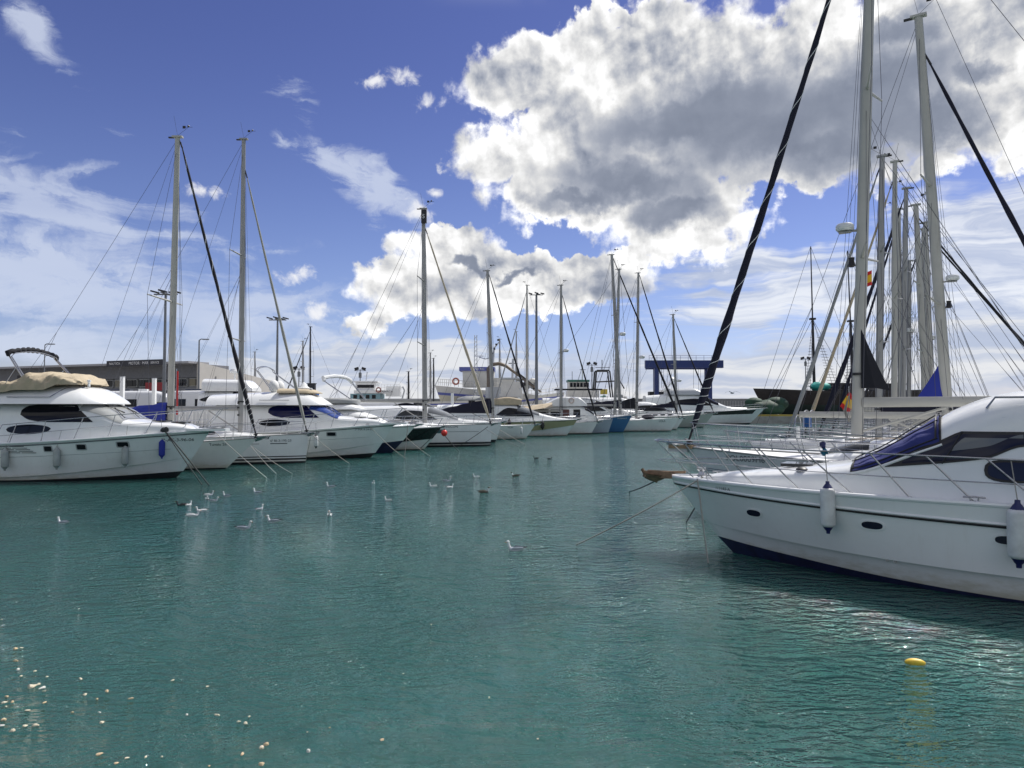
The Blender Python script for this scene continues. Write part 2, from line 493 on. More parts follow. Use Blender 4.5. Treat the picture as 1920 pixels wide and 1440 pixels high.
NAVY = lambda: mat("navy_canvas", (0.004, 0.005, 0.019), 0.85, bump=0.4, bscale=12)
BLACKC = lambda: mat("black_canvas", (0.007, 0.008, 0.013), 0.85, bump=0.4, bscale=12)
ROYAL = lambda: mat("royal_blue_canvas", (0.02, 0.035, 0.28), 0.8, bump=0.4, bscale=10)
BEIGE = lambda: mat("beige_canvas", (0.44, 0.37, 0.26), 0.85, bump=0.5, bscale=8, var=0.08)
GREYC = lambda: mat("grey_canvas", (0.27, 0.28, 0.28), 0.85, bump=0.4, bscale=12)
WCANV = lambda: mat("white_canvas", (0.66, 0.67, 0.66), 0.8, bump=0.3, bscale=9)
ANTIF = lambda: mat("black_antifouling", (0.010, 0.012, 0.016), 0.6, var=0.3, vscale=5)
ANTIN = lambda: mat("navy_antifouling", (0.008, 0.012, 0.05), 0.6, var=0.3, vscale=5)
ROPE = lambda: mat("mooring_rope", (0.30, 0.29, 0.26), 0.9)
DROPE = lambda: mat("dark_rope", (0.03, 0.035, 0.035), 0.9)
FEND = lambda: mat("fender_vinyl", (0.62, 0.63, 0.62), 0.45, var=0.12, vscale=5, dirt=0.4)
FENDG = lambda: mat("grey_fender_vinyl", (0.33, 0.36, 0.35), 0.5, var=0.1, vscale=5)
NAVYV = lambda: mat("navy_vinyl", (0.01, 0.015, 0.09), 0.45)
TEAK = lambda: mat("teak", (0.24, 0.17, 0.10), 0.7, var=0.2, vscale=8)
LETTER = lambda: mat("dark_lettering", (0.03, 0.035, 0.05), 0.5)

# ------------------------------------------------------------------ hulls
class Hull:
    """local frame: +x forward, +y port, z up, x = 0 where the stem meets the water"""
    def __init__(s, L, B, sheer, over=1.0, stem=1.0, trans=0.0, sq=0.85, pd=2.4, pw=1.7, tm=0.45, fl=0.8, wl=0.86, bot=-0.45, chine=None, step=0.05, cut=0.9):
        s.L, s.B, s.over, s.stem, s.trans, s.sq, s.pd, s.pw, s.tm, s.fl, s.wl, s.bot = L, B, over, stem, trans, sq, pd, pw, tm, fl, wl, bot
        s.sh = cur([(0, sheer[0]), (0.5, sheer[1]), (1, sheer[2])]) if not callable(sheer) else sheer
        s.zb = s.sh(1.0); s.chine = chine; s.step = step; s.cut = cut
    def ends(s, z):
        f = max(z, 0) / s.zb
        xb = s.over * f ** s.stem if z >= 0 else s.cut * z
        xa = -s.L - s.trans * max(z, 0)
        return xa, xb
    def x(s, t, z):
        a, b = s.ends(z); return a + (b - a) * t
    def t(s, x, z):
        a, b = s.ends(z); return min(1, max(0, (x - a) / (b - a)))
    def hb(s, t, z):
        q = max(0.0, min(1.0, z / s.sh(t))); k = q ** s.fl
        def plan(p, st):
            if t < s.tm: return 1 - (1 - st) * ((s.tm - t) / s.tm) ** 2
            return max(0.0, 1 - ((t - s.tm) / (1 - s.tm)) ** p)
        d = plan(s.pd, s.sq); w = plan(s.pw, s.sq) * s.wl
        r = w + (d - w) * k
        if z < 0: r *= max(0.05, 1 + z * 0.55)
        if s.chine and z < s.chine(t): r = max(0.0, r - s.step * min(1, (1 - t) * 6))
        return r * s.B / 2
    def y(s, x, z, side): return side * s.hb(s.t(x, z), z)
    def pt(s, x, z, side): return Vector((x, s.y(x, z, side), z))
    def deckpt(s, x, side, inset=0.0):
        z = s.sh(s.t(x, s.zb * 0.9))
        for _ in range(3): z = s.sh(s.t(x, z))
        return Vector((x, side * max(0.0, s.hb(s.t(x, z), z) - inset), z))

def build_hull(root, H, m_top, m_bot, boot=K(0.07), bands=(), nt=34, extra=(), m_trans=None, lip=0.03, name='hull'):
    """bands: (z_low(t), z_high(t), material); boot(t): top of the bottom paint"""
    ts = [1 - (1 - i / nt) ** 1.35 for i in range(nt + 1)]
    lev = [K(H.bot), K(-0.12), boot]
    for lo, hi, m in bands: lev += [lo, hi]
    if H.chine: lev += [lambda t: H.chine(t) - 0.004, lambda t: H.chine(t) + 0.004]
    lev += list(extra)
    for f in (0.35, 0.6, 0.8, 0.93, 1.0): lev.append(lambda t, f=f: boot(t) + (H.sh(t) - boot(t)) * f)
    # sort at mid ship, clamp to stay ordered
    lev.sort(key=lambda g: g(0.6))
    mb = MB()
    def zrow(t):
        zs = []
        for g in lev:
            z = g(t)
            if zs: z = max(z, zs[-1] + 1e-4)
            zs.append(min(z, H.sh(t)) if g is not lev[-1] else H.sh(t))
        return zs
    Z = [zrow(t) for t in ts]
    def mf(i, j):
        t = (ts[i] + ts[min(i + 1, nt)]) / 2; z = (Z[i][j] + Z[i][j + 1]) / 2
        if z < boot(t): return m_bot
        for lo, hi, m in bands:
            if lo(t) < z < hi(t): return m
        return m_top
    for side in (-1, 1):
        rows = [[(H.x(t, z), side * H.hb(t, z), z) for z in Z[i]] for i, t in enumerate(ts)]
        mb.grid(rows, mf=mf, flip=side > 0)
    a = [(H.x(0, z), -H.hb(0, z), z) for z in Z[0]]; b = [(H.x(0, z), H.hb(0, z), z) for z in Z[0]]
    mb.grid([a, b], mf=lambda i, j: mf(0, j))
    return mb.build(name, root, ang=28)

def build_deck(root, H, m, drop=0.04, camber=0.05, x0=None, x1=None, nt=26, name='deck'):
    mb = MB(); rows = []
    ts = [i / nt for i in range(nt + 1)]
    for t in ts:
        z = H.sh(t); x = H.x(t, z); w = max(0.0, H.hb(t, z) - 0.015)
        rows.append([(x - (0.02 if t == 1 else 0), w * v, z - drop * (1 - t ** 8) + camber * w * (1 - v * v)) for v in (-1, -.6, -.2, .2, .6, 1)])
    mb.grid(rows, m)
    return mb.build(name, root)

def strake(mb, H, zf, r, m, t0=0.0, t1=1.0, out=0.0, n=36, sides=(-1, 1), ns=6):
    """a rub strip or moulding along the hull at height zf(t)"""
    for side in sides:
        pts = []
        for i in range(n + 1):
            t = t0 + (t1 - t0) * (1 - (1 - i / n) ** 1.3)
            z = zf(t); pts.append((H.x(t, z) + (out if t > 0.99 else 0), side * (H.hb(t, z) + out), z))
        mb.tube(pts, r, m, ns)

def rail(root, H, x0, x1, h, m, n=6, r=0.014, inset=0.08, lean=0.0, nose=0.25, mid=True, name='railing', hf=None, drop_end=True, sides=(-1, 1), zoff=0.0):
    """bow rail with stanchions; x0 aft end, x1 forward end, nose: how far the pulpit runs past x1"""
    mb = MB(); tops = {}
    hf = hf or K(h)
    for side in sides:
        line = []; k = 26
        for i in range(k + 1):
            x = x0 + (x1 - x0) * i / k
            p = H.deckpt(x, side, inset); p.z += hf(i / k) + zoff; p.x += lean
            line.append(p)
        tops[side] = line
        if drop_end: mb.tube([H.deckpt(x0 - 0.15, side, inset) + Vector((lean * 0.3, 0, zoff)), line[0]], r, m, 5)
        mb.tube(line, r, m, 6)
        if mid: mb.tube([p * 1.0 - Vector((lean * .5, 0, hf(1) * 0.5)) for p in line], r * 0.55, m, 4)
        for i in range(n):
            f = (i + 0.5) / n
            x = x0 + (x1 - x0) * f; b = H.deckpt(x, side, inset); b.z += zoff
            tp = line[min(k, round(f * k))]
            mb.tube([b, tp], r * 0.9, m, 5)
            mb.lathe(b, [(r * 2.2, 0), (r * 2.2, 0.015), (r, 0.03)], m, 6)
    if nose is not None and len(sides) == 2:
        a, b = tops[-1][-1], tops[1][-1]
        pts = []
        for i in range(9):
            th = -pi / 2 + pi * i / 8
            c = (a + b) / 2; w = (b - a).length / 2
            pts.append(Vector((c.x + nose * cos(th), c.y + w * sin(th), c.z + 0.02 * cos(th))))
        mb.tube(pts, r, m, 6)
        tip = H.deckpt(H.over - 0.05, 1, 0)
        for side in (-1, 1):
            mb.tube([H.deckpt(x1 + 0.02, side, inset * .6) + Vector((0, 0, zoff)), Vector((pts[4].x - nose * .35, side * (b - a).length * 0.42, pts[4].z))], r * 0.9, m, 5)
    return mb.build(name, root)

# ------------------------------------------------------------------ lofted cabins
class Cab:
    """section at x: superellipse of half width w(x) from zb(x) to zt(x); tumble narrows it upwards"""
    def __init__(s, x0, x1, zb, zt, w, n=4.5, tum=0.14):
        s.x0, s.x1, s.zb, s.zt, s.w, s.n, s.tum = x0, x1, zb, zt, w, n, tum
        s.H = max(zt(x0 + (x1 - x0) * i / 20) - zb(x0 + (x1 - x0) * i / 20) for i in range(21))
    def p(s, x, v):
        """v 0..1 from starboard foot over the roof to port foot"""
        th = pi * v; c, si = cos(th), sin(th)
        e = 2 / s.n
        f = abs(si) ** e; yy = -(1 if c > 0 else -1) * abs(c) ** e
        zb, zt = s.zb(x), s.zt(x); z = zb + (zt - zb) * f
        return Vector((x, s.w(x) * yy * (1 - s.tum * (z - zb) / s.H), z))
    def side(s, x, z, sd):
        zb, zt = s.zb(x), s.zt(x); f = min(0.999, max(0.0, (z - zb) / max(1e-4, zt - zb)))
        th = asin(f ** (s.n / 2)); yy = cos(th) ** (2 / s.n)
        return Vector((x, sd * s.w(x) * yy * (1 - s.tum * (z - zb) / s.H), z))
    def mesh(s, mb, m, nx=24, nv=22, ease=1.0, mf=None, back=True):
        xs = [s.x0 + (s.x1 - s.x0) * (i / nx) ** ease for i in range(nx + 1)]
        vs = [0, .01, .03, .06, .10, .14, .18, .23, .28, .34, .42, .5]; vs = vs + [1 - v for v in vs[-2::-1]]
        rows = [[s.p(x, v) for v in vs] for x in xs]
        mb.grid(rows, m, mf=(lambda i, j: mf((xs[i] + xs[i + 1]) / 2, (vs[j] + vs[j + 1]) / 2)) if mf else None)
        if back: mb.ngon(rows[0], m)
        mb.ngon(rows[-1][::-1], m)
        return mb
    def window(s, mb, xa, xb, bot, top, m, sides=(-1, 1), eps=0.012, nu=16, nv=5):
        for sd in sides:
            def S(u, v):
                x = xa + (xb - xa) * u; a, b = bot(x), top(x)
                return s.side(x, a + (b - a) * v, sd)
            mb.patch(S, nu, nv, m, eps)
        return mb
    def front(s, mb, xa, xb, v0, v1, m, eps=0.012, nu=8, nv=16):
        """windscreen patch between stations xa..xb, across v0..v1"""
        return mb.patch(lambda u, v: s.p(xa + (xb - xa) * u, v0 + (v1 - v0) * v), nu, nv, m, eps)

def cab_windows(parent, c, name, xa, xb, bot, top, m, sides=(-1, 1), **kw):
    for sd in sides:
        mb = MB(); c.window(mb, xa, xb, bot, top, m, (sd,), **kw); mb.build(name, parent)
def half_round(xa, xb, lo, hi, r=0.3, skew=0.0):
    """window outline with rounded ends: returns bot(x), top(x)"""
    def e(x):
        u = (x - xa) / (xb - xa)
        a = min(1, u / r) if r > 0 else 1; b = min(1, (1 - u) / r) if r > 0 else 1
        return sqrt(max(0.0, 1 - (1 - a) ** 2)) * sqrt(max(0.0, 1 - (1 - b) ** 2))
    def bot(x): m = (lo(x) + hi(x)) / 2; return m - (m - lo(x)) * e(x)
    def top(x): m = (lo(x) + hi(x)) / 2; return m + (hi(x) - m) * e(x)
    return bot, top

# ------------------------------------------------------------------ small fittings
def oval(mb, S, cx, cz, rx, rz, m, eps, nr=3, na=20, pw=2.6):
    """superelliptic plate on the surface S(x, z) -> point, pushed towards the outside"""
    rows = []
    for i in range(nr + 1):
        k = 1e-3 + i / nr; row = []
        for j in range(na):
            a = 2 * pi * j / na; c, q = cos(a), sin(a)
            x = cx + rx * k * (abs(c) ** (2 / pw)) * (1 if c > 0 else -1); z = cz + rz * k * (abs(q) ** (2 / pw)) * (1 if q > 0 else -1)
            p = S(x, z); row.append(Vector((p.x, p.y + (eps if p.y > 0 else -eps), p.z)))
        rows.append(row)
    # skirt back to the surface
    row = []
    for p in rows[-1]: row.append(Vector((p.x, p.y - (eps * 2 if p.y > 0 else -eps * 2), p.z)))
    rows.append(row)
    return mb.grid(rows, m, cv=True)
def portlight(root, S, cx, cz, rx, rz, frame, glass=None, label=None, pw=2.6):
    mb = MB(); oval(mb, S, cx, cz, rx, rz, frame, 0.010, pw=pw)
    o = mb.build('porthole', root)
    mb = MB(); oval(mb, S, cx, cz, rx * 0.80, rz * 0.72, glass or DARKG(), 0.016, pw=pw)
    mb.build('pane', o)
    return o
def fender(loc, L, r, m, tip, label, rope_top, rz=0.0, group='fenders hanging along the hulls'):
    o = thing('fender', loc, label, 'fender', rz, group)
    mb = MB(); k = 10
    prof = [(r * 0.25, -L / 2 - r * 0.1)] + [(r * sin(pi / 2 * i / 4) ** 0.7 if i else r * .3, -L / 2 + r * 0.55 * (1 - cos(pi / 2 * i / 4))) for i in range(5)]
    prof += [(r, 0.0)] + [(q, -h) for q, h in prof[::-1]]
    mb.lathe((0, 0, 0), prof, m, 16)
    mb.build('body', o)
    for sgn in (1, -1):
        mb = MB(); mb.lathe((0, 0, sgn * (L / 2 - r * 0.30)), [(r * 0.80, 0), (r * 0.45, sgn * r * 0.6), (r * 0.28, sgn * r * 0.8), (r * 0.26, sgn * r * 1.15), (0.001, sgn * r * 1.2)], tip, 12)
        mb.build('end_cap', o)
    mb = MB(); d = Vector(rope_top) - Vector(loc)
    d.rotate(Matrix.Rotation(-rz, 3, 'Z'))
    mb.tube([(0, 0, L / 2 + r * 0.8), d], 0.007, ROPE() if tip is not BLACK() else DROPE(), 5)
    mb.build('lanyard', o)
    return o
def mooring_line(a, b, r, m, label, sag=0.12, name='mooring_line', n=12, group='mooring lines running down into the water'):
    """rope in world space from a (boat) to b (water)"""
    mb = MB(); a, b = Vector(a), Vector(b)
    pts = []
    for i in range(n + 1):
        t = i / n; p = a.lerp(b, t); p.z -= sag * 4 * t * (1 - t); pts.append(p - a)
    mb.tube(pts, r, m, 5)
    o = mb.build(name); o.location = a
    return tag(o, label, 'mooring line', group)

def furl_tube(mb, a, b, r, m, stripe=None, n=60, sides=8, seed=0):
    """a rolled headsail: lumpy, thicker low down, with a spiral band"""
    rnd = random.Random(seed); a, b = Vector(a), Vector(b)
    pts = []; rr = []
    sway = [rnd.uniform(-1, 1) for _ in range(8)]
    for i in range(n + 1):
        t = i / n
        p = a.lerp(b, t)
        d = 0.02 * sin(t * 9 + sway[0] * 3) + 0.012 * sin(t * 23 + sway[1] * 3)
        p.y += d * r * 8 * sin(pi * t); p.z -= 0.10 * 4 * t * (1 - t)
        pts.append(p)
        q = (0.42 + 0.58 * max(0.0, 1 - max(0.0, t - 0.10) / 0.95) ** 1.1) * min(1.0, 0.45 + t * 6)
        if t > 0.93: q *= 1 - (t - 0.93) / 0.07 * 0.65
        if t < 0.02: q *= 0.5
        rr.append(r * q * (1 + 0.07 * sin(t * 61 + sway[2] * 9) + 0.05 * sin(t * 37)))
    k = max(1, n // 60)
    mb.tube(pts, rr, m, sides)
    if stripe:                                   # the tail of the sheet wound round the roll
        hp = []; d = (b - a).normalized(); e1 = d.orthogonal().normalized(); e2 = d.cross(e1); L = (b - a).length
        N = 900; ph = 0.0
        for i in range(N + 1):
            t = 0.015 + 0.975 * i / N
            pitch = 0.22 if t < 0.11 else (0.45 if t < 0.16 else 1.15)
            ph += 2 * pi * (0.975 * L / N) / pitch
            f = t * n; j = min(n - 1, int(f)); w = f - j
            c = pts[j].lerp(pts[j + 1], w); q = rr[j] * (1 - w) + rr[j + 1] * w
            hp.append(c + (e1 * cos(ph) + e2 * sin(ph)) * (q * 1.0))
        mb.tube(hp, 0.011 * (r / .15) ** .5, stripe, 4)
# ------------------------------------------------------------------ anchors
def at_row(px, Y): 
    p = P(px, 765, Y); return Vector((p.x, Y, 0))
def local_x(root, px):
    """where the vertical plane through photo column px cuts the boat's centreline (local x)"""
    k = (px - 960) / FPX / cos(PITCH)
    a = root.rotation_euler.z; hx, hy = cos(a), sin(a)
    return (k * root.location.y - root.location.x) / (hx - k * hy)
def to_local(root, w):
    a = root.rotation_euler.z; d = Vector(w) - root.location
    return Vector((d.x * cos(a) + d.y * sin(a), -d.x * sin(a) + d.y * cos(a), d.z))
def to_world(root, p):
    a = root.rotation_euler.z
    return root.location + Vector((p[0] * cos(a) - p[1] * sin(a), p[0] * sin(a) + p[1] * cos(a), p[2]))

# ------------------------------------------------------------------ sailing boats
def rig(root, H, px_base, px_top, py_top, zfoot=None, r=0.09, m=None, furl=None, furl_r=0.07, furl_stripe=None, furl_top=0.93, boom=None, cover=None,
        spreaders=(0.36, 0.68), spread=1.0, radar=None, vane=True, stern=None, seed=0, lines=True, xbow=None, rw=0.008, two=False, sides=8, lazy=True, mastx=None, head=None):
    rnd = random.Random(seed)
    m = m or ALU()
    xm = local_x(root, px_base) if mastx is None else mastx
    wb = to_world(root, (xm, 0, 0))
    top = to_local(root, P(px_top, py_top, wb.y))
    zf = zfoot if zfoot is not None else H.sh(0.6) + 0.35
    foot = Vector((xm, 0, zf))
    ax = top - foot; Lm = ax.length
    def on(f, off=0.0): return foot + ax * f + Vector((off, 0, 0))
    mb = MB(); k = 14
    mb.tube([foot + ax * (i / k) for i in range(k + 1)], [r * (1 - 0.25 * max(0, (i / k - 0.55) / 0.45)) for i in range(k + 1)], m, 12, flat=0.68)
    mast = mb.build('mast', root)
    mb = MB()
    mb.box(on(1.0) + Vector((0, 0, 0.03)), (r * 3.0, r * 1.3, 0.07), m)
    mb.box(on(1.0) + Vector((-r * 1.9, 0, 0.0)), (r * 1.5, r * .6, 0.05), BLACK())
    mb.build('masthead', mast)
    # slots, cleats and winches low down on the mast
    mb = MB()
    for f in (0.06, 0.085, 0.10): mb.lathe(on(f) + Vector((rnd.choice((-1, 1)) * r * 0.55, -r * 0.62, 0)), [(r * .32, 0), (r * .32, r * .6), (r * .2, r * .6), (0.001, r * .7)], BLACK(), 8, Vector((0, -1, 0)))
    mb.lathe(on(0.105), [(r * 1.12, -0.03), (r * 1.12, 0.03)], BLACK(), 12)
    mb.build('mast_fittings', mast)
    if vane:
        mb = MB(); p = on(1.0) + Vector((0, 0, 0.08))
        mb.tube([p, p + Vector((r * 3.2, 0, r * 2.6))], rw * .8, BLACK(), 4); q = p + Vector((r * 3.2, 0, r * 2.6))
        mb.tube([q - Vector((r, 0, 0)), q + Vector((r * 1.2, 0, 0))], rw, BLACK(), 4)
        mb.ell(q + Vector((0, 0, r * .3)), (r * .35, r * .35, r * .3), BLACK(), 6, 4)
        mb.tube([p, p + Vector((-r * 1.2, 0, r * 6))], rw * .6, BLACK(), 4)
        mb.box(q + Vector((-r * 1.3, 0, 0)), (r * .9, rw, r * .8), BLACK())
        mb.build('wind_vane', mast)
    w = []
    chain = {}
    xb = xbow if xbow is not None else H.over - 0.12
    for sd in (-1, 1):
        chain[sd] = H.deckpt(xm - 0.25, sd, 0.10)
    if spreaders:
        for f in spreaders:
            for sd in (-1, 1):
                mb = MB()
                half = (abs(chain[sd].y) * 0.86) * spread * (1 - 0.25 * (f - spreaders[0]))
                tip = on(f) + Vector((-0.22 * spread, sd * half, 0.10))
                mb.tube([on(f), tip], [r * 0.32, r * 0.18], m, 6)
                w.append((f, sd, tip)); mb.build('spreader', mast)
    rg = MB()
    for sd in (-1, 1):
        tips = [t for f, s_, t in w if s_ == sd]
        path = [chain[sd]] + tips + [on(0.97)]
        rg.tube(path, rw, WIRE(), 4)
        for i, (f, s_, t) in enumerate([q for q in w if q[1] == sd]):
            if i + 1 < len(spreaders): rg.tube([t, on(spreaders[i + 1] - 0.02)], rw * .8, WIRE(), 4)
        if spreaders: rg.tube([chain[sd] + Vector((0.35, 0, 0)), on(spreaders[0] - 0.01)], rw * .8, WIRE(), 4)
    xs = stern if stern is not None else -H.L + 0.25
    for sd in (-1, 1):
        rg.tube([Vector((xs, sd * H.B * 0.28, H.sh(0) + 0.1)), Vector((xs + (xm - xs) * 0.35, 0.0, zf + Lm * 0.35))], rw, WIRE(), 4)
    rg.tube([Vector((xs + (xm - xs) * 0.35, 0.0, zf + Lm * 0.35)), on(0.995)], rw, WIRE(), 4)
    if lines:                                                   # halyards beside the mast, lazy jacks down to the boom
        for i in range(3):
            rg.tube([on(0.97) + Vector((r * .4, 0, 0)), Vector((xm + 0.25 + 0.14 * i, rnd.uniform(-.2, .2), zf + 0.15))], rw * .7, WIRE(), 4)
    if boom and lazy:
        for f in (0.45, 0.8):
            for sd in (-1, 1):
                rg.tube([on(0.55), foot + Vector((-boom[0] * f, sd * 0.15, boom[1] + 0.05))], rw * .6, WIRE(), 4)
        rg.tube([foot + Vector((-boom[0], 0, boom[1])), on(0.985)], rw * .8, WIRE(), 4)
    rg.build('rigging', root)
    if furl:
        a = Vector((xb, 0, H.sh(1) + 0.28)); b = on(furl_top, r)
        mb = MB(); furl_tube(mb, a, b, furl_r, furl, furl_stripe, 80, 10 if furl_r > 0.08 else 8, seed)
        fo = mb.build('furled_sail', root)
        mb = MB(); mb.lathe(a - (b - a).normalized() * 0.30, [(0.02, 0), (0.11, 0.02), (0.11, 0.05), (0.05, 0.07), (0.05, 0.14), (0.11, 0.16), (0.11, 0.19), (0.03, 0.21), (0.03, 0.4)], BLACK(), 12, (b - a).normalized())
        mb.build('furling_drum', fo)
        mb = MB(); mb.tube([Vector((xb, 0, H.sh(1))), a], 0.016, STEEL(), 5); mb.tube([b + (a - b) * 0.02, on(min(.99, furl_top + 0.012), r * .6)], [r * .25, r * .18], BLACK(), 6)
        mb.build('forestay', fo)
    elif furl is None:
        mb = MB(); mb.tube([Vector((xb, 0, H.sh(1))), on(0.98, r * .6)], rw * 1.2, WIRE(), 4); mb.build('forestay', root)
    if boom:
        bl, bh = boom[:2]; bt = boom[2] if len(boom) > 2 else 0.10
        a = foot + Vector((-r, 0, bh)); b = foot + Vector((-bl, 0, bh + 0.02))
        mb = MB(); mb.tube([a, b], [bt, bt * .9], m, 10, flat=0.7); bo = mb.build('boom', root)
        mb = MB(); mb.tube([foot + Vector((-r, 0, 0.15)), foot + Vector((-bl * .38, 0, bh - bt))], 0.035, m, 6); mb.build('boom_vang', root)
        if cover:
            cm, ch = cover
            mb = MB(); rows = []
            for i in range(13):
                t = i / 12; c = a.lerp(b, t); hh = ch * (1 - t) ** 0.9 + 0.16 + 0.03 * sin(i * 2.1)
                if t > 0.97: hh *= 0.6
                ww = 0.16 + 0.05 * sin(i * 1.7)
                rows.append([c + Vector((0, y * ww, z)) for y, z in ((0, -bt * 1.05), (-.9, -bt * .6), (-1, hh * .3), (-.6, hh * .75), (0, hh), (.6, hh * .75), (1, hh * .3), (.9, -bt * .6))])
            mb.grid(rows, cm, cv=True); mb.ngon(rows[0], cm); mb.ngon(rows[-1][::-1], cm)
            mb.build('sail_cover', root)
    if radar is not None:
        f, sz = radar[:2]; sd = radar[2] if len(radar) > 2 else 1
        c = on(f) + Vector((sd * (r + sz * 1.25), 0, 0))
        mb = MB(); mb.lathe(c, [(sz * .80, -sz * .45), (sz * .98, -sz * .25), (sz, 0), (sz * .97, sz * .22), (sz * .8, sz * .4), (0.001, sz * .46)], mat("radome", (0.68, 0.69, 0.68), 0.4), 18)
        mb.tube([on(f - 0.008), c - Vector((0, 0, sz * .5))], 0.03, ALU(), 5); mb.box(c - Vector((0, 0, sz * .55)), (sz * 1.3, sz * .7, 0.05), ALU())
        mb.build('radar_dome', mast)
        if len(radar) > 3:
            q = on(f - 0.06) + Vector((sd * (r + .09), -.02, 0))
            mb = MB(); mb.lathe(q, [(0.05, -.12), (0.09, -.10), (0.06, .02), (0.07, .10), (0.02, .12)], BLACK(), 8); mb.build('deck_light', mast)
    return dict(xm=xm, foot=foot, top=top, on=on, Lm=Lm, mast=mast)

def coachroof(root, H, x0, x1, h, wf=0.62, m=None, win=DARKG, nwin=3, curve=1.0, lip=0.0, long_window=False):
    m = m or GEL()
    zb = lambda x: H.sh(H.t(x, H.sh(.7))) - 0.05
    span = x1 - x0
    zt = cur([(x0, H.sh(H.t(x0, 1)) + h * .92), (x0 + span * .35, H.sh(H.t(x0 + span * .35, 1)) + h), (x0 + span * .75, H.sh(H.t(x0 + span * .75, 1)) + h * .62), (x1, H.sh(H.t(x1, 1)) + 0.02)])
    w = lambda x: max(0.12, H.hb(H.t(x, H.sh(.7)), H.sh(.7)) * wf * (1 - 0.25 * ((x - x0) / span) ** 2))
    c = Cab(x0, x1, zb, zt, w, 5, 0.18)
    mb = MB(); c.mesh(mb, m); o = mb.build('coachroof', root)
    if long_window:
        mb = MB(); b, t = half_round(x0 + span * .12, x0 + span * .68, lambda x: zb(x) + h * .42, lambda x: zb(x) + 0.05 + (zt(x) - zb(x)) * .78, 0.25)
        cab_windows(o, c, 'cabin_window', x0 + span * .12, x0 + span * .68, b, t, win())
    else:
        for i in range(nwin):
            xa = x0 + span * (0.10 + 0.21 * i); xb = xa + span * 0.15
            mb = MB(); b, t = half_round(xa, xb, lambda x: zb(x) + h * .45, lambda x: zb(x) + 0.05 + (zt(x) - zb(x)) * .74, 0.3)
            cab_windows(o, c, 'cabin_window', xa, xb, b, t, win(), nu=10, nv=3)
    mb = MB()
    for f in (0.3, 0.62):
        x = x0 + span * f; mb.box((x, 0, zt(x) + 0.02), (span * .10, .5, 0.045), SMOKEG())
    mb.build('hatch', o)
    for sd in (-1, 1):
        mb = MB(); pts = [c.side(x0 + span * (.1 + .5 * i / 6), zt(x0 + span * (.1 + .5 * i / 6)) - 0.03, sd) + Vector((0, 0, 0.09)) for i in range(7)]
        mb.tube([pts[0] - Vector((0, 0, .09))] + pts + [pts[-1] - Vector((0, 0, .09))], 0.014, TEAK(), 5); mb.build('grab_rail', o)
    return c
def cockpit(root, H, x0, hood=None, wheel=True):
    """coamings, a spray hood and a wheel behind the cabin"""
    mb = MB(); z = H.sh(0.15)
    for sd in (-1, 1):
        mb.tube([Vector((x0, sd * H.B * .30, z + .22)), Vector((-H.L + .5, sd * H.B * .30, z + .18))], 0.14, GEL(), 8)
    mb.build('cockpit_coaming', root)
    if hood:
        hm = hood; rows = []
        for i in range(7):
            t = i / 6; hh = 0.75 * (1 - (1 - t) ** 2.2) + 0.05; x = x0 + .9 - 1.3 * t
            rows.append([Vector((x, H.B * .30 * cos(a), z + .30 + hh * sin(a) ** .6)) for a in [pi * j / 12 for j in range(13)]])
        mb = MB(); mb.grid(rows, hm); mb.build('spray_hood', root)
    if wheel:
        mb = MB(); x = -H.L + 1.8
        mb.tube([(x, .55 * cos(a), z + .75 + .45 * sin(a)) for a in [2 * pi * j / 16 for j in range(17)]], 0.015, STEEL(), 5)
        mb.tube([(x, 0, z + .1), (x, 0, z + .8)], 0.06, GEL(), 6); mb.build('steering_wheel', root)
def push_pit(root, H, m):
    mb = MB(); z = H.sh(0)
    pts = [(-H.L + 1.2, -H.B * .40, z + .6), (-H.L - .0, -H.B * .38, z + .6), (-H.L - .05, H.B * .38, z + .6), (-H.L + 1.2, H.B * .40, z + .6)]
    mb.tube(pts, 0.014, m, 5)
    for p in pts: mb.tube([p, (p[0], p[1], z)], 0.013, m, 5)
    mb.build('stern_rail', root)
def anchor(root, H, m, dz=0.0, s=1.0):
    mb = MB(); x = H.over; z = H.zb + dz
    mb.box((x + .02, 0, z - .02), (.75 * s, .14 * s, .06 * s), STEEL())
    for sd in (-1, 1): mb.box((x + .20 * s, sd * .07 * s, z + .02), (.5 * s, .015, .14 * s), STEEL())
    ro = mb.build('bow_roller', root)
    mb = MB()
    mb.tube([(x - .45 * s, 0, z + .05), (x + .42 * s, 0, z + .03)], .022 * s, m, 6)
    # plough: two curved flukes
    for sd in (-1, 1):
        rows = []
        for i in range(6):
            t = i / 5; a = x + (.50 - .62 * t) * s
            rows.append([(a, 0, z + (.03 - .20 * t) * s), (a + .02 * s, sd * .16 * s * sin(pi * (0.15 + .8 * t)), z + (.06 - .13 * t) * s), (a - .03 * s, sd * .20 * s * sin(pi * (0.15 + .8 * t)), z + (.10 - .10 * t) * s)])
        mb.grid(rows, m)
    mb.build('anchor', root)

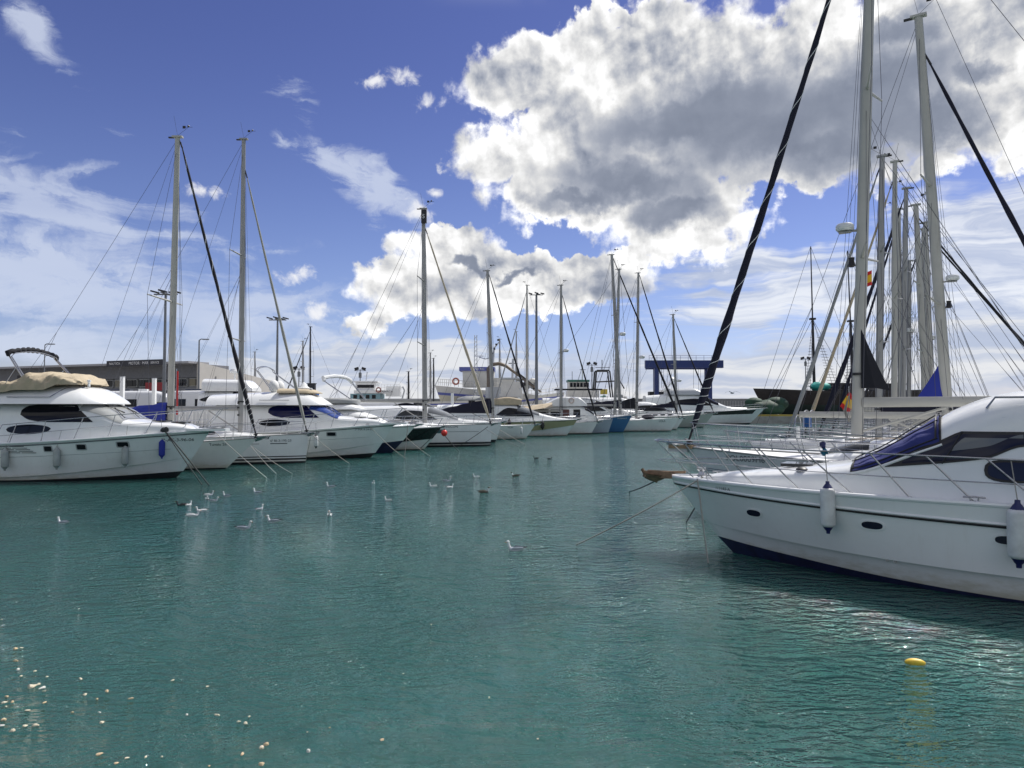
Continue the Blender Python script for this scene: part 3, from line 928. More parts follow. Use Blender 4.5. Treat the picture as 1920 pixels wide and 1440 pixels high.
def sailboat(px, Y, ang, label, L=10.5, B=3.3, sheer=(1.0, 1.05, 1.35), over=0.9, hullm=None, bot=None, boot=K(0.07), bands=(), rigk=None, roof=(0.35, 0.62), win=DARKG,
             plumb=False, pulpit=True, deckm=None, root_loc=None, name='sailboat', hood=None, roof_m=None, anch=True, long_window=False, rail_h=0.6, nst=6, group='sailing boats moored in the harbour', stripe=None, hk=None, wide=False, toe=None):
    loc = root_loc or at_row(px, Y)
    root = thing(name, loc, label, 'sailing boat', radians(ang), group)
    kw = dict(pd=2.1, pw=1.55, tm=0.42, fl=0.7, wl=0.80, sq=0.72, trans=-0.25, cut=1.6)
    if plumb: kw.update(pd=1.9, pw=1.6, fl=0.5, wl=0.9, sq=0.9, cut=0.25)
    if hk: kw.update(hk)
    H = Hull(L, B, sheer, over=over, **kw)
    build_hull(root, H, hullm or GEL(), bot or ANTIF(), boot, bands)
    build_deck(root, H, deckm or DECK())
    mb = MB(); strake(mb, H, lambda t: H.sh(t) - 0.005, 0.022, toe or ALU()); mb.build('toe_rail', root)
    if stripe:
        mb = MB(); zf, m = stripe; strake(mb, H, zf, 0.010, m, 0.02, 0.97, 0.0, ns=4); mb.build('cove_stripe', root)
    rk = dict(rigk or {})
    xm = local_x(root, rk.get('px_base')) if 'px_base' in rk else -L * .4
    rh, rf = roof
    c = coachroof(root, H, -L * .68, max(xm + .9, -L * .28), rh, rf, roof_m, win, long_window=long_window)
    cockpit(root, H, -L * .68, hood)
    R = None
    if rk:
        rk.setdefault('zfoot', c.zt(xm) - 0.02 if c.x0 < xm < c.x1 else H.sh(.65))
        R = rig(root, H, **rk)
    if pulpit:
        rail(root, H, -L + .9, over - .35, rail_h, STEEL(), nst, 0.012, nose=0.22)
        push_pit(root, H, STEEL())
    if anch: anchor(root, H, STEEL())
    return root, H, c, R

# ------------------------------------------------------------------ flybridge cruisers
def fly_cruiser(px, Y, label, glass, screen, canvas=True, ports=(), text=None, bimini=True, group=None, aft=-10.2):
    loc = at_row(px, Y)
    root = thing('motor_yacht', loc, label, 'motor yacht', 0, 'motor yachts moored stern to the quay')
    H = Hull(10.6, 3.75, (1.22, 1.40, 1.80), over=1.22, stem=0.9, sq=0.93, pd=2.7, pw=1.9, tm=0.5, fl=0.9, wl=0.82, cut=1.5,
             chine=lambda t: 0.16 + 0.62 * max(0, (t - .45) / .55) ** 1.7, step=0.05)
    boot = lambda t: 0.05 + 0.20 * max(0, (t - .5) / .5) ** 1.6
    build_hull(root, H, GEL(), ANTIF(), boot)
    build_deck(root, H, DECK(), 0.05)
    mb = MB(); strake(mb, H, lambda t: H.sh(t) - .02, 0.042, GEL(), out=.02); mb.build('gunwale', root)
    mb = MB(); pl = [(.55, .55), (1.1, .42), (1.6, .34), (1.85, .22), (1.93, .0)]
    for q, z in ((0, H.zb - .05), (1, H.zb + .035)): mb.ngon([(x, -y, z) for x, y in pl] + [(x, y, z) for x, y in pl[::-1][1:]], GEL())
    mb.grid([[(x, -y, z) for x, y in pl] + [(x, y, z) for x, y in pl[::-1][1:]] for z in (H.zb - .05, H.zb + .035)], GEL(), cv=True); mb.build('bow_platform', root)
    mb = MB(); strake(mb, H, lambda t: H.sh(t) - .105 - .02 * t, 0.022, mat("grey_rub_strip", (0.13, 0.14, 0.15), .4), out=.006); mb.build('rub_strip', root)
    mb = MB(); strake(mb, H, lambda t: H.sh(t) * .62 + .02, 0.009, mat("seam_grey", (0.35, 0.37, 0.38), .4), t0=0, t1=.93); mb.build('hull_seam', root)
    # deckhouse with side windows and a raked windscreen
    zb = lambda x: H.sh(H.t(x, 1.5)) - .08
    zt = cur([(-9.6, 2.80), (-4.0, 2.80), (-2.9, 2.78), (-2.3, 2.62), (-1.55, 2.20), (-1.1, 2.13), (0.2, 2.02), (.75, 1.86), (1.0, 1.74)])
    w = cur([(-9.6, 1.42), (-4.0, 1.46), (-2.6, 1.42), (-1.4, 1.22), (0, .80), (1.0, .25)])
    c = Cab(aft + .3, 1.0, zb, zt, w, 5.5, 0.10)
    mb = MB(); c.mesh(mb, GEL(), nx=60); hs = mb.build('deckhouse', root)
    mb = MB()
    xa, xb = -5.0, -2.42
    lo = cur([(xa, 2.36), (xa + .35, 2.18), (xa + 1.0, 2.10), (xb, 2.10)]); hi = lin([(xa, 2.52), (xa + .12, 2.66), (xa + .4, 2.72), (-3.15, 2.72), (xb, 2.12)])
    cab_windows(hs, c, 'side_window', xa, xb, lo, hi, glass(), nu=30)
    mb = MB(); b, t = half_round(-5.45, -3.85, lambda x: 1.66 + .02 * (x + 5.4), lambda x: 2.02 + .01 * (x + 4.6), .55, 0)
    cab_windows(hs, c, 'saloon_window', -5.45, -3.85, b, t, DARKG(), nu=24)
    for a, b2 in ((.175, .45), (.46, .54), (.55, .825)):
        mb = MB(); c.front(mb, -2.95, -1.50, a, b2, screen(), 0.014, 14, 14); mb.build('windscreen', hs)
    for y0, y1 in ((-.9, -.35), (.1, .5)):
        mb = MB(); q = lambda x, y: Vector((x, y, zt(x) + .05))
        mb.tube([q(-1.52, y0), q(-2.2, y1)], .014, BLACK(), 5); mb.tube([q(-2.45, y1 - .25), q(-1.9, y1 + .15)], .02, BLACK(), 5); mb.build('wiper', hs)
    mb = MB()
    for x, y in ((-.6, 0), (.1, 0)): mb.box((x, y, zt(x) + .03), (.5, .5, .05), SMOKEG())
    mb.build('hatch', hs)
    # flybridge with a long smooth brow
    fb = lambda x: 2.745
    ft = cur([(-10.2, 3.15), (-7.0, 3.35), (-4.6, 3.45), (-3.7, 3.46), (-3.1, 3.34), (-2.55, 3.02), (-2.25, 2.80)])
    fw = cur([(-10.2, 1.55), (-6, 1.62), (-4.0, 1.58), (-3.0, 1.45), (-2.5, 1.18), (-2.25, .85)])
    f = Cab(aft, -2.25, fb, ft, fw, 3.6, 0.30)
    mb = MB(); f.mesh(mb, GEL(), nx=50); fl = mb.build('flybridge', root)
    mb = MB()
    pts = [f.side(x, 3.0, -1) + Vector((0, -.05, 0)) for x in (-5.4, -4.7, -4.0, -3.9)]
    mb.tube(pts + [f.side(-3.6, 3.32, -1) + Vector((0, -.04, 0)), f.side(-3.2, 3.36, -1) + Vector((0, 0, .02))] if canvas else pts, .016, STEEL(), 5)
    mb.build('grab_rail', fl)
    mb = MB(); mb.lathe((-3.05, -.55, 3.38), [(.05, 0), (.04, .15), (.07, .18), (.07, .24), (.01, .26)], GEL(), 10); mb.build('navigation_light', fl)
    if canvas:
        cm = BEIGE(); rnd = random.Random(3)
        rows = []; fold = lambda x, a: .022 * sin(x * 7 + a * 5) + .020 * sin(x * 15 - a * 9) + .012 * sin(x * 31 + a * 13)
        top = cur([(-8.6, 3.45), (-6.5, 3.50), (-5.6, 3.56), (-5.15, 3.72), (-4.85, 3.90), (-4.3, 3.86), (-3.7, 3.82), (-3.35, 3.72), (-3.15, 3.5)])
        wid = cur([(-8.6, 1.5), (-4.6, 1.48), (-3.6, 1.3), (-3.0, .75)])
        low = cur([(-8.6, 3.2), (-5.6, 3.16), (-5.1, 3.24), (-4.2, 3.24), (-3.7, 3.44), (-3.0, 3.44)])
        for i in range(61):
            x = -8.6 + 5.45 * i / 60; row = []
            for j in range(25):
                a = pi * j / 24; cc, ss = cos(a), sin(a)
                yy = -(1 if cc > 0 else -1) * abs(cc) ** .45; zz = ss ** .55
                d = fold(x, a) * (1.5 if ss > .1 else .8)
                row.append((x + .02 * sin(a * 9), (wid(x) + d) * yy, low(x) + (top(x) + d - low(x)) * zz))
            rows.append(row)
        mb = MB(); mb.grid(rows, cm); mb.ngon(rows[-1][::-1], cm); mb.build('canvas_cover', fl)
    else:
        mb = MB()     # fly screen and helm seats
        s2 = Cab(-4.6, -2.7, lambda x: 3.36, cur([(-4.6, 3.62), (-3.2, 3.58), (-2.7, 3.40)]), cur([(-4.6, 1.25), (-3.2, 1.0), (-2.7, .4)]), 4, .1)
        s2.mesh(mb, BEIGE()); mb.build('fly_screen', fl)
        for y in (-.5, .4):
            mb = MB(); mb.ell((-5.0, y, 3.72), (.26, .3, .34), WCANV(), 12, 8); mb.build('helm_seat', fl)
        mb = MB(); mb.lathe((-3.65, .2, 3.55), [(.3, 0), (.33, .1), (.2, .2), (.1, .36), (.01, .42)], WCANV(), 14); mb.build('radar_dome', fl)
    if bimini:                                   # hoops folded aft, leaning back from their feet
        m = STEEL(); xf, xt, zf_, zt_ = (-4.88, -5.48, 3.55, 4.60) if canvas else (-4.85, -5.65, 3.50, 4.66)
        def hoop(dx, dz, r):
            mb.tube([(xf + dx, -1.32, zf_), (xt + dx, -1.30, zt_ - .12 + dz), (xt + dx + .02, -1.15, zt_ + dz)] + [(xt + dx + .03, -1.15 + 2.3 * q / 6, zt_ + dz + .13 * sin(pi * q / 6)) for q in range(1, 6)] + [(xt + dx + .02, 1.15, zt_ + dz), (xt + dx, 1.30, zt_ - .12 + dz), (xf + dx + (.25 if canvas else .6), 1.32, zf_)], r, m, 6)
        mb = MB(); hoop(0, 0, .026); hoop(.09, -.03, .022)
        for sd in (-1, 1): mb.tube([((xf + xt) / 2, sd * 1.32, (zf_ + zt_) / 2), ((xf + xt) / 2 - .5, sd * 1.32, zf_ - .25)], .013, m, 5)
        mb.build('bimini_frame', fl)
        if canvas:
            rnd2 = random.Random(8); pts = [(xt + .02, -1.36, zt_ - .14), (xt - .02, -1.33, zt_ - .02)]; rr = [.055, .10]
            for i in range(31):
                t = i / 30; pts.append((xt + .03 + .015 * sin(i * 2), -1.24 + 2.48 * t, zt_ + .03 + .13 * sin(pi * t))); rr.append(.085 + .022 * sin(i * 1.9) + .012 * sin(i * 4.1))
            pts += [(xt, 1.33, zt_ - .02), (xt + .02, 1.36, zt_ - .14)]; rr += [.10, .055]
            mb = MB(); mb.tube(pts, rr, BLACKC(), 9); mb.build('bimini_cover', fl)
    rail(root, H, -5.6, .95, .70, STEEL(), 6, 0.016, 0.10, lean=.28, nose=.62, hf=lambda f: .62 + .16 * sin(pi * min(1, f * 1.2 + .1) * .5))
    anchor(root, H, STEEL(), .02)
    for x, rx in ports:
        S = lambda a, b: H.pt(a, b, -1)
        portlight(root, S, x, H.sh(H.t(x, 1)) * .72 + .12, rx, .115, mat('silver_frame', (.36, .37, .38), .35), pw=7)
    if text:
        for tx, x0, z0, sz in text:
            lettering(tx, LETTER(), 'lettering', root, lambda a, b: (lambda p: (p.x, p.y - .012, p.z))(H.pt(x0 + a, z0 + b, -1)), sz, .2)
    # cleat
    mb = MB(); p = H.deckpt(-.1, -1, .08); mb.tube([p + Vector((-.14, 0, .07)), p + Vector((.14, 0, .07))], .02, STEEL(), 6); mb.tube([p, p + Vector((0, 0, .07))], .02, STEEL(), 6); mb.build('cleat', root)
    return root, H

# --- the two large ones on the left
L1, H1 = fly_cruiser(335, 26.6, 'flybridge motor yacht with crumpled beige cover and black folded bimini, nearest on the left', DARKG, lambda: mat("dusty_screen", (0.30, 0.31, 0.30), .18, spec=.6),
    True, [(-3.70, .15), (-2.62, .17), (-1.35, .20)], [("7ª-AT-3-96-06", -.24, 1.38, .16)])
mb = MB()
for i in range(5):
    z = 1.26 - .055 * i
    for k in range(2): mb.box((-4.75 + .10 * i - .55 * k, H1.y(-4.75, z, -1) - .004, z), (.50, .012, .018), BLACK())
mb.build('air_vent', L1)
for i, (px, pyt, lab) in enumerate(((14, 832, 'pale grey fender nearest the left edge of the picture, below the vent slots'), (107, 816, 'pale grey fender between the first two portholes of the nearest left cruiser'), (219, 815, 'pale grey fender beside the third porthole of the nearest left cruiser'))):
    x = (px - 960) / FPX * 24.75 - L1.location.x
    p = H1.pt(x, .95, -1); p.y -= .12
    fender(to_world(L1, (x, p.y, p.z - .12 + .03 * i)), .62, .115, FENDG(), FENDG(), lab, to_world(L1, H1.deckpt(x, -1, .08) + Vector((.12, 0, .35))))
x = (287 - 960) / FPX * 25.1 - L1.location.x
p = H1.pt(x, 1.1, -1)
fender(to_world(L1, (x, p.y - .14, 1.13)), .56, .105, ROYAL(), ROYAL(), 'blue fender hanging near the bow of the big cruiser on the left', to_world(L1, H1.deckpt(x, -1, .08) + Vector((0, 0, .5))))
a = to_world(L1, H1.deckpt(-.1, -1, .05) + Vector((0, 0, .08)))
mooring_line(a, W(392, 910), .024, DROPE(), 'right strand of the doubled dark mooring line at the nearest left cruiser', -.02)
mooring_line(a, W(379, 909), .020, DROPE(), 'left strand of the doubled dark mooring line at the nearest left cruiser', .02)
mb = MB(); mb.ell((0, 0, 0), (.14, .10, .12), DROPE(), 10, 7, fn=lambda q: q * (1 + .25 * sin(q.x * 40 + q.z * 50))); kn = mb.build('rope_knot', L1); kn.location = to_local(L1, a)

# sailboat with the black furled jib
L2, H2, _, R2_ = sailboat(425, 30.4, 0, 'white sloop with black furled jib and blue mainsail cover behind the nearest left cruiser', L=10.5, B=3.1, sheer=(1.05, 1.05, 1.32), over=1.35,
    boot=K(.06), rigk=dict(px_base=320, px_top=333, py_top=258, r=.145, m=WMAST(), furl=BLACKC(), furl_stripe=WCANV(), furl_r=.092, furl_top=.985, boom=(3.7, .85, .09), cover=(ROYAL(), .55), spreaders=(.45,), spread=1.5, seed=1, stern=-10), roof=(.42, .62), hk=dict(cut=2.2))
lettering("Tuvalu 26", LETTER(), 'lettering', L2, lambda a, b: (lambda p: (p.x, p.y - .012, p.z))(H2.pt(-.45 + a, 1.02 + b, -1)), .16)
for pxw, nm in ((380, 1),): pass
for (pxa, pya, pxb, pyb), lab in (((398, 805, 500, 896), 'pale mooring line crossing the bow of the sloop with the black furled jib'), ((470, 836, 518, 888), 'shorter pale mooring line from the bowsprit of the sloop with the black furled jib'), ((474, 838, 548, 888), 'longer pale mooring line from the bowsprit of the sloop with the black furled jib')):
    mooring_line(P(pxa, pya, 29.6), W(pxb, pyb), .011, ROPE(), lab, .05)

# plumb-bow sloop with the grey furled jib
L3, H3, _, R3_ = sailboat(574, 33.7, 0, 'white plumb-bowed sloop with two black bands at the waterline and a tall grey mast', L=11.0, B=3.4, sheer=(1.20, 1.24, 1.38), over=.12, plumb=True,
    boot=K(.10), bands=[(K(.17), K(.25), BLACK()), (K(.31), K(.36), BLACK())], rigk=dict(px_base=452, px_top=457, py_top=262, r=.13, furl=mat("grey_furled_sail", (.30, .30, .27), .85, bump=.5, bscale=9, dirt=.5), furl_r=.08, furl_top=.885, boom=(4.0, 1.15, .11), spreaders=(.31, .60), seed=2), roof=(.34, .6), stripe=(lambda t: H_(t), LETTER()) if False else None)
lettering("6ª BI-3-195-23", LETTER(), 'lettering', L3, lambda a, b: (lambda p: (p.x, p.y - .012, p.z))(H3.pt(-1.45 + a, 1.03 + b, -1)), .15)
mb = MB()
for xa, xb, h in ((-3.0, -1.9, .02), (-1.45, -.75, .035)):
    mb.grid([[(lambda p: (p.x, p.y - .012, p.z))(H3.pt(xa + (xb - xa) * i / 8, .93 + v * h, -1)) for i in range(9)] for v in (0, 1)], LETTER())
mb.build('cove_stripe', L3)
mb = MB(); mb.tube([(-.25, 0, 1.42), (.30, 0, 1.42), (.55, 0, 1.38)], .05, GEL(), 6); mb.box((.05, 0, 1.43), (.5, .3, .06), STEEL()); mb.build('bowsprit', L3)
mooring_line(P(584, 815, 33.0), W(655, 869), .012, ROPE(), 'white mooring line from the plumb bow across the next cruiser', .05)
mooring_line(P(582, 820, 33.4), W(573, 866), .012, ROPE(), 'slack white line down the stem of the plumb-bowed sloop', .03)
fender(to_world(L3, (.62, -.5, 1.05)), .5, .10, FEND(), BLACK(), 'white fender with black ends at the plumb bow with the white mooring line', to_world(L3, (.55, -.3, 1.9)))

# second flybridge cruiser
L4, H4 = fly_cruiser(697, 37.4, 'white flybridge cruiser with dark blue windows and bare bimini hoops', BLUEG, lambda: mat("blue_screen", (0.02, 0.05, 0.22), .06, spec=.7), False, [(-1.75, .24)], [("7ª MA-4-34-05", -.65, 1.45, .14)], aft=-8.1)
mooring_line(to_world(L4, H4.deckpt(.0, -1, .05)), W(762, 861), .013, ROPE(), 'white mooring line running from the foredeck of the cruiser with the dark blue windows', .1)
# ------------------------------------------------------------------ finding a spot on a hull from where it shows in the photo
def project(w):
    d = Vector(w) - Vector((0, 0, HC)); cp, sp = cos(PITCH), sin(PITCH)
    f = d.y * cp + d.z * sp; u = -d.y * sp + d.z * cp
    return 960 + FPX * d.x / f, 720 - FPX * u / f
def onhull(root, H, px, py, side, S=None, xr=None):
    S = S or (lambda x, z: H.pt(x, z, side))
    z = H.zb * .6; x = -1
    for _ in range(14):
        lo, hi = xr or (-H.L * .98, H.over * .98)
        flo = project(to_world(root, S(lo, z)))[0] - px
        for _ in range(30):
            m = (lo + hi) / 2
            fm = project(to_world(root, S(m, z)))[0] - px
            if (fm > 0) == (flo > 0): lo = m
            else: hi = m
        x = (lo + hi) / 2
        w = to_world(root, S(x, z)); z = min(H.zb * 2.5, max(-.2, P(px, py, w.y).z))
    return x, z

# ------------------------------------------------------------------ the rest of the left row
def cruiser(px, Y, label, L=9.5, B=3.3, sheer=(1.1, 1.2, 1.5), over=1.3, hullm=None, bands=(), boot=None, bot=None, cabin=None, screen=None, win=None, winm=DARKG, roofm=None, ang=0, group='motor yachts moored stern to the quay', fore=None, railh=.55, chine=None, strip=True, vis=24, anch=True, tum=.12, v=(.12, .88), name='motor_yacht', wname='side_window'):
    root = thing(name, at_row(px, Y), label, 'motor yacht', radians(ang), group)
    H = Hull(L, B, sheer, over=over, sq=.92, pd=2.5, pw=1.8, tm=.48, fl=.85, wl=.84, cut=1.3, chine=chine or (lambda t: .18 + .45 * max(0, (t - .45) / .55) ** 1.6), step=.045)
    build_hull(root, H, hullm or GEL(), bot or ANTIF(), boot or (lambda t: .05 + .16 * max(0, (t - .5) / .5) ** 1.5), bands)
    build_deck(root, H, DECK())
    mb = MB(); strake(mb, H, lambda t: H.sh(t) - .02, .03, GEL(), out=.01); mb.build('gunwale', root)
    if strip:
        mb = MB(); strake(mb, H, lambda t: H.sh(t) - .09, .014, mat("grey_rub_strip", (0.13, 0.14, 0.15), .4), out=.004); mb.build('rub_strip', root)
    c = hs = None
    if cabin:
        x0, x1, zt, w = cabin
        c = Cab(x0, x1, lambda x: H.sh(H.t(x, H.sh(.7))) - .06, cur(zt), cur(w), 4.6, tum)
        mb = MB(); c.mesh(mb, roofm or GEL(), nx=44); hs = mb.build('deckhouse', root)
        if win:
            for xa, xb, lo, hi, r in win:
                b, t = half_round(xa, xb, lin(lo) if not callable(lo) else lo, cur(hi) if not callable(hi) else hi, r)
                cab_windows(hs, c, wname, xa, xb, b, t, winm(), nu=24)
        if screen:
            xa, xb, m = screen[:3]
            mb = MB(); c.front(mb, xa, xb, v[0], v[1], m(), .013, 12, 20); mb.build('windscreen', hs)
    if railh: rail(root, H, -L * .55, over * .72, railh, STEEL(), 6, .014, .10, lean=.18, nose=.22)
    if anch: anchor(root, H, STEEL(), .0, .8)
    return root, H, c, hs

# white cruiser with its grey dodger, tucked behind the second flybridge boat
L5, H5, c5, s5 = cruiser(737, 41.2, 'white cruiser with covered windscreen, grey fly dodger and folded white bimini', L=9.8, B=3.2, sheer=(1.25, 1.35, 1.62), over=1.35, boot=lambda t: .10 + .62 * max(0, (t - .35) / .65) ** 1.2, bot=ANTIN(),
    cabin=(-9, .6, [(-9, 2.55), (-3.6, 2.55), (-2.6, 2.50), (-1.2, 2.15), (-.2, 1.72), (.6, 1.56)], [(-9, 1.3), (-3, 1.3), (-1.2, 1.05), (.6, .3)]),
    win=[(-4.2, -2.3, [(-4.2, 1.75), (-2.3, 1.75)], [(-4.2, 1.85), (-3.2, 2.25), (-2.3, 1.85)], .5)], winm=lambda: mat("pale_curtain_window", (.30, .28, .24), .2))
mb = MB(); c5.front(mb, -2.7, -.35, .10, .90, WCANV(), .03, 12, 16); mb.build('windscreen_cover', s5)
f5 = Cab(-9, -1.6, K(2.52), cur([(-9, 2.9), (-4, 2.92), (-2.4, 2.88), (-1.6, 2.6)]), cur([(-9, 1.35), (-3, 1.3), (-2, .9), (-1.6, .4)]), 3.6, .1)
mb = MB(); f5.mesh(mb, GEL()); f5o = mb.build('flybridge', L5)
f5b = Cab(-6, -2.0, K(2.86), cur([(-6, 3.18), (-3, 3.18), (-2.0, 3.10)]), cur([(-6, 1.25), (-3, 1.2), (-2.3, .9), (-2.0, .5)]), 5, -.05)
mb = MB(); f5b.mesh(mb, GREYC()); mb.build('fly_dodger', f5o)
mb = MB()
hp = [(-2.2, -1.25, 3.1), (-3.7, -1.25, 4.12), (-3.75, -1.15, 4.30)] + [(-3.7 + .95 * q / 6, -1.15 + 2.3 * q / 6, 4.32 + .12 * sin(pi * q / 6)) for q in range(1, 6)] + [(-2.75, 1.15, 4.25), (-2.7, 1.25, 4.1), (-1.9, 1.25, 3.1)]
mb.tube(hp, .024, STEEL(), 6); mb.tube([(x + .1, y, z - .04) for x, y, z in hp], .018, STEEL(), 6); mb.tube([(-2.9, -1.25, 3.6), (-3.4, -1.25, 3.1)], .014, STEEL(), 5); mb.build('bimini_frame', f5o)
mb = MB(); mb.tube([(x, y, z) for x, y, z in hp[1:-1]], [.08, .13, .10, .12, .10, .12, .10, .12, .09], WCANV(), 8); mb.build('bimini_cover', f5o)
mb = MB(); mb.ell((-4.75, -.3, 3.35), (.52, .45, .34), mat("blue_tarpaulin", (.03, .12, .36), .6, bump=.6, bscale=9), 14, 9, fn=lambda q: q * (1 + .06 * sin(q.x * 17 + q.y * 13))); mb.build('tarpaulin_bundle', f5o)
mb = MB(); mb.box((-4.9, .6, 3.75), (.42, .3, .55), BLACK()); mb.box((-4.9, .6, 4.04), (.50, .36, .04), BLACK()); mb.tube([(-4.9, .6, 3.1), (-4.9, .6, 3.6)], .03, BLACK(), 6); mb.build('helm_locker', f5o)
mooring_line(to_world(L5, H5.deckpt(.9, -1, 0)), W(758, 860), .02, DROPE(), 'dark line under the bow of the cruiser with the folded white bimini', .04)

# black topsides
L6, H6, c6, s6 = cruiser(795, 44.4, 'motor cruiser with glossy black topsides and a white bottom panel', L=9.8, B=3.4, sheer=(1.15, 1.25, 1.46), over=1.15, hullm=mat("black_gelcoat", (.006, .006, .008), .12, coat=.5),
    bands=[(lambda t: .05, lambda t: .18 + .50 * max(0, (t - .35) / .65) ** 1.3, GEL())], boot=K(.03), chine=lambda t: .18 + .50 * max(0, (t - .35) / .65) ** 1.3,
    cabin=(-9, .4, [(-9, 2.3), (-4.2, 2.35), (-3.2, 2.2), (-1.9, 1.72), (.0, 1.52), (.4, 1.40)], [(-9, 1.3), (-3.5, 1.25), (-1.5, .9), (.4, .3)]), screen=(-4.0, -2.1, SMOKEG), railh=.5)
mooring_line(P(748, 807, 43.0), W(807, 856), .014, ROPE(), 'white mooring line in front of the black-hulled cruiser', .08)
mooring_line(P(826, 806, 44), W(861, 847), .022, DROPE(), 'black mooring line beside the red buoy', .05)
mooring_line(P(822, 806, 44), W(783, 845), .02, DROPE(), 'thin dark line crossing the white panel of the black-hulled cruiser', .05)
bl = P(833, 812, 43.3)
bu = thing('mooring_buoy', bl, 'round red buoy hanging at the bow of the black-hulled cruiser', 'buoy')
mb = MB(); mb.ell((0, 0, 0), (.19, .19, .20), mat("red_vinyl", (.62, .03, .02), .35), 18, 12); mb.build('float', bu)
mb = MB(); mb.lathe((0, 0, .18), [(.05, 0), (.05, .06), (.02, .08)], BLACK(), 8); mb.tube([(0, 0, .2), (-.05, .1, .55)], .02, DROPE(), 5); mb.build('eye', bu)

# plumb-bowed sloop with the oblong window
L7, H7, _, _ = sailboat(920, 48.7, 0, 'white plumb-bowed sloop with oblong hull window and black number patch at its masthead', L=12.0, B=3.7, sheer=(1.40, 1.42, 1.50), over=.06, plumb=True,
    boot=K(.12), bands=[(K(.16), K(.30), BLACK())], rigk=dict(px_base=797, px_top=794, py_top=392, r=.17, furl=mat("beige_furled_sail", (.42, .37, .28), .85, bump=.5, bscale=9, dirt=.4), furl_r=.11, furl_top=.90, boom=(5.5, 1.5, .13), spreaders=(.36, .66), seed=4, spread=1.2, rw=.011), roof=(.28, .6), deckm=DECK())
lettering("F'TALCON", LETTER(), 'lettering', L7, lambda a, b: (lambda p: (p.x, p.y - .012, p.z))(H7.pt(-3.2 + a, 1.28 + b, -1)), .22)
mb = MB(); mb.grid([[(lambda p: (p.x, p.y - .014, p.z))(H7.pt(-4.0 + .85 * i / 8, .92 + v * .25, -1)) for i in range(9)] for v in (0, .5, 1)], mat("teal_window", (.06, .11, .12), .15)); mb.build('hull_window', L7)
mb = MB(); mb.grid([[(lambda p: (p.x, p.y - .012, p.z))(H7.pt(-3.1 + 2.3 * i / 8, 1.0 + v * .02, -1)) for i in range(9)] for v in (0, 1)], LETTER()); mb.build('cove_stripe', L7)
mb = MB(); t7 = P(795, 406, 48.4); t7 = to_local(L7, t7); mb.box((t7.x, t7.y, t7.z), (.36, .26, .9), BLACK()); mb.build('number_patch', L7)
lettering("5", WCANV(), 'lettering', L7, lambda a, b: (t7.x - .12 + a, t7.y - .14, t7.z - .15 + b), .4)
mooring_line(P(915, 800, 48.0), W(858, 838), .02, DROPE(), 'dark line slanting down the side of the sloop with the oblong window', .04)
mooring_line(P(912, 805, 48.4), W(975, 839), .014, ROPE(), 'pale line from the plumb bow past the two small sloops', .04)

# arched windows
L8, H8, c8, s8 = cruiser(930, 54, 'silver-white motor yacht with long arched saloon windows behind the number-patch mast', L=11.5, B=3.7, sheer=(1.4, 1.45, 1.55), over=.45,
    cabin=(-11, -.6, [(-11, 2.72), (-6.5, 2.78), (-5.2, 2.70), (-3.8, 2.30), (-2.6, 1.78), (-.6, 1.60)], [(-11, 1.5), (-5, 1.45), (-2.6, 1.15), (-.6, .4)]),
    win=[(-7.6, -4.3, [(-7.6, 1.75), (-4.3, 1.70)], [(-7.6, 1.95), (-6.6, 2.42), (-5.4, 2.34), (-4.3, 1.78)], .3)], winm=SMOKEG, screen=(-5.0, -2.8, lambda: mat("grey_screen", (.16, .17, .18), .08)), railh=.5)
# navy cover sloop
L9, H9, _, _ = sailboat(985, 59.7, 0, 'small white sloop with studded toe rail and navy boom cover rising to a peak', L=9.5, B=3.1, sheer=(1.05, 1.08, 1.22), over=.85,
    boot=K(.05), rigk=dict(px_base=925, px_top=914, py_top=508, r=.15, furl=BLACKC(), furl_r=.10, furl_top=.97, boom=(4.6, 1.0, .10), cover=(NAVY(), 1.0), spreaders=(.58,), seed=5, rw=.012, sides=6), roof=(.3, .6), toe=DECK())
lettering("YILIN", LETTER(), 'lettering', L9, lambda a, b: (lambda p: (p.x, p.y - .012, p.z))(H9.pt(-1.5 + a, .92 + b, -1)), .2)
fender(to_world(L9, (-.35, -.95, .75)), .5, .10, FEND(), FEND(), 'little white fender on the sloop with the navy boom cover', to_world(L9, (-.35, -.9, 1.3)))
mooring_line(P(925, 798, 59), W(985, 834), .015, ROPE(), 'pale line ahead of the sloop with the navy boom cover', .03)
# olive cruiser
L10, H10, c10, s10 = cruiser(1062, 66.5, 'sand-coloured motor yacht with black arched window and beige fly cover', L=12, B=3.8, sheer=(1.25, 1.35, 1.55), over=1.05, hullm=mat("sand_gelcoat", (.36, .34, .20), .25),
    bands=[(K(.04), lambda t: .15 + .85 * max(0, (t - .25) / .75) ** 1.8, GEL())], chine=lambda t: .15 + .85 * max(0, (t - .25) / .75) ** 1.8, boot=K(.05),
    cabin=(-12, .2, [(-12, 2.9), (-7, 3.0), (-5.0, 2.95), (-3.6, 2.55), (-2.4, 2.1), (-1, 1.75), (.2, 1.58)], [(-12, 1.5), (-5, 1.45), (-2.4, 1.1), (.2, .4)]),
    win=[(-6.6, -3.0, [(-6.6, 1.85), (-3.0, 1.80)], [(-6.6, 2.0), (-5.4, 2.62), (-4.2, 2.42), (-3.0, 1.88)], .2)], screen=(-4.6, -2.6, lambda: mat("grey_screen", (.16, .17, .18), .08)), railh=.6)
q = Cab(-7.2, -4.2, K(2.9), cur([(-7.2, 3.40), (-6.6, 3.50), (-5.4, 3.62), (-4.6, 3.48), (-4.2, 3.40)]), K(1.2), 9, .02)
mb = MB(); q.mesh(mb, BEIGE(), 8); mb.build('fly_cover', s10)
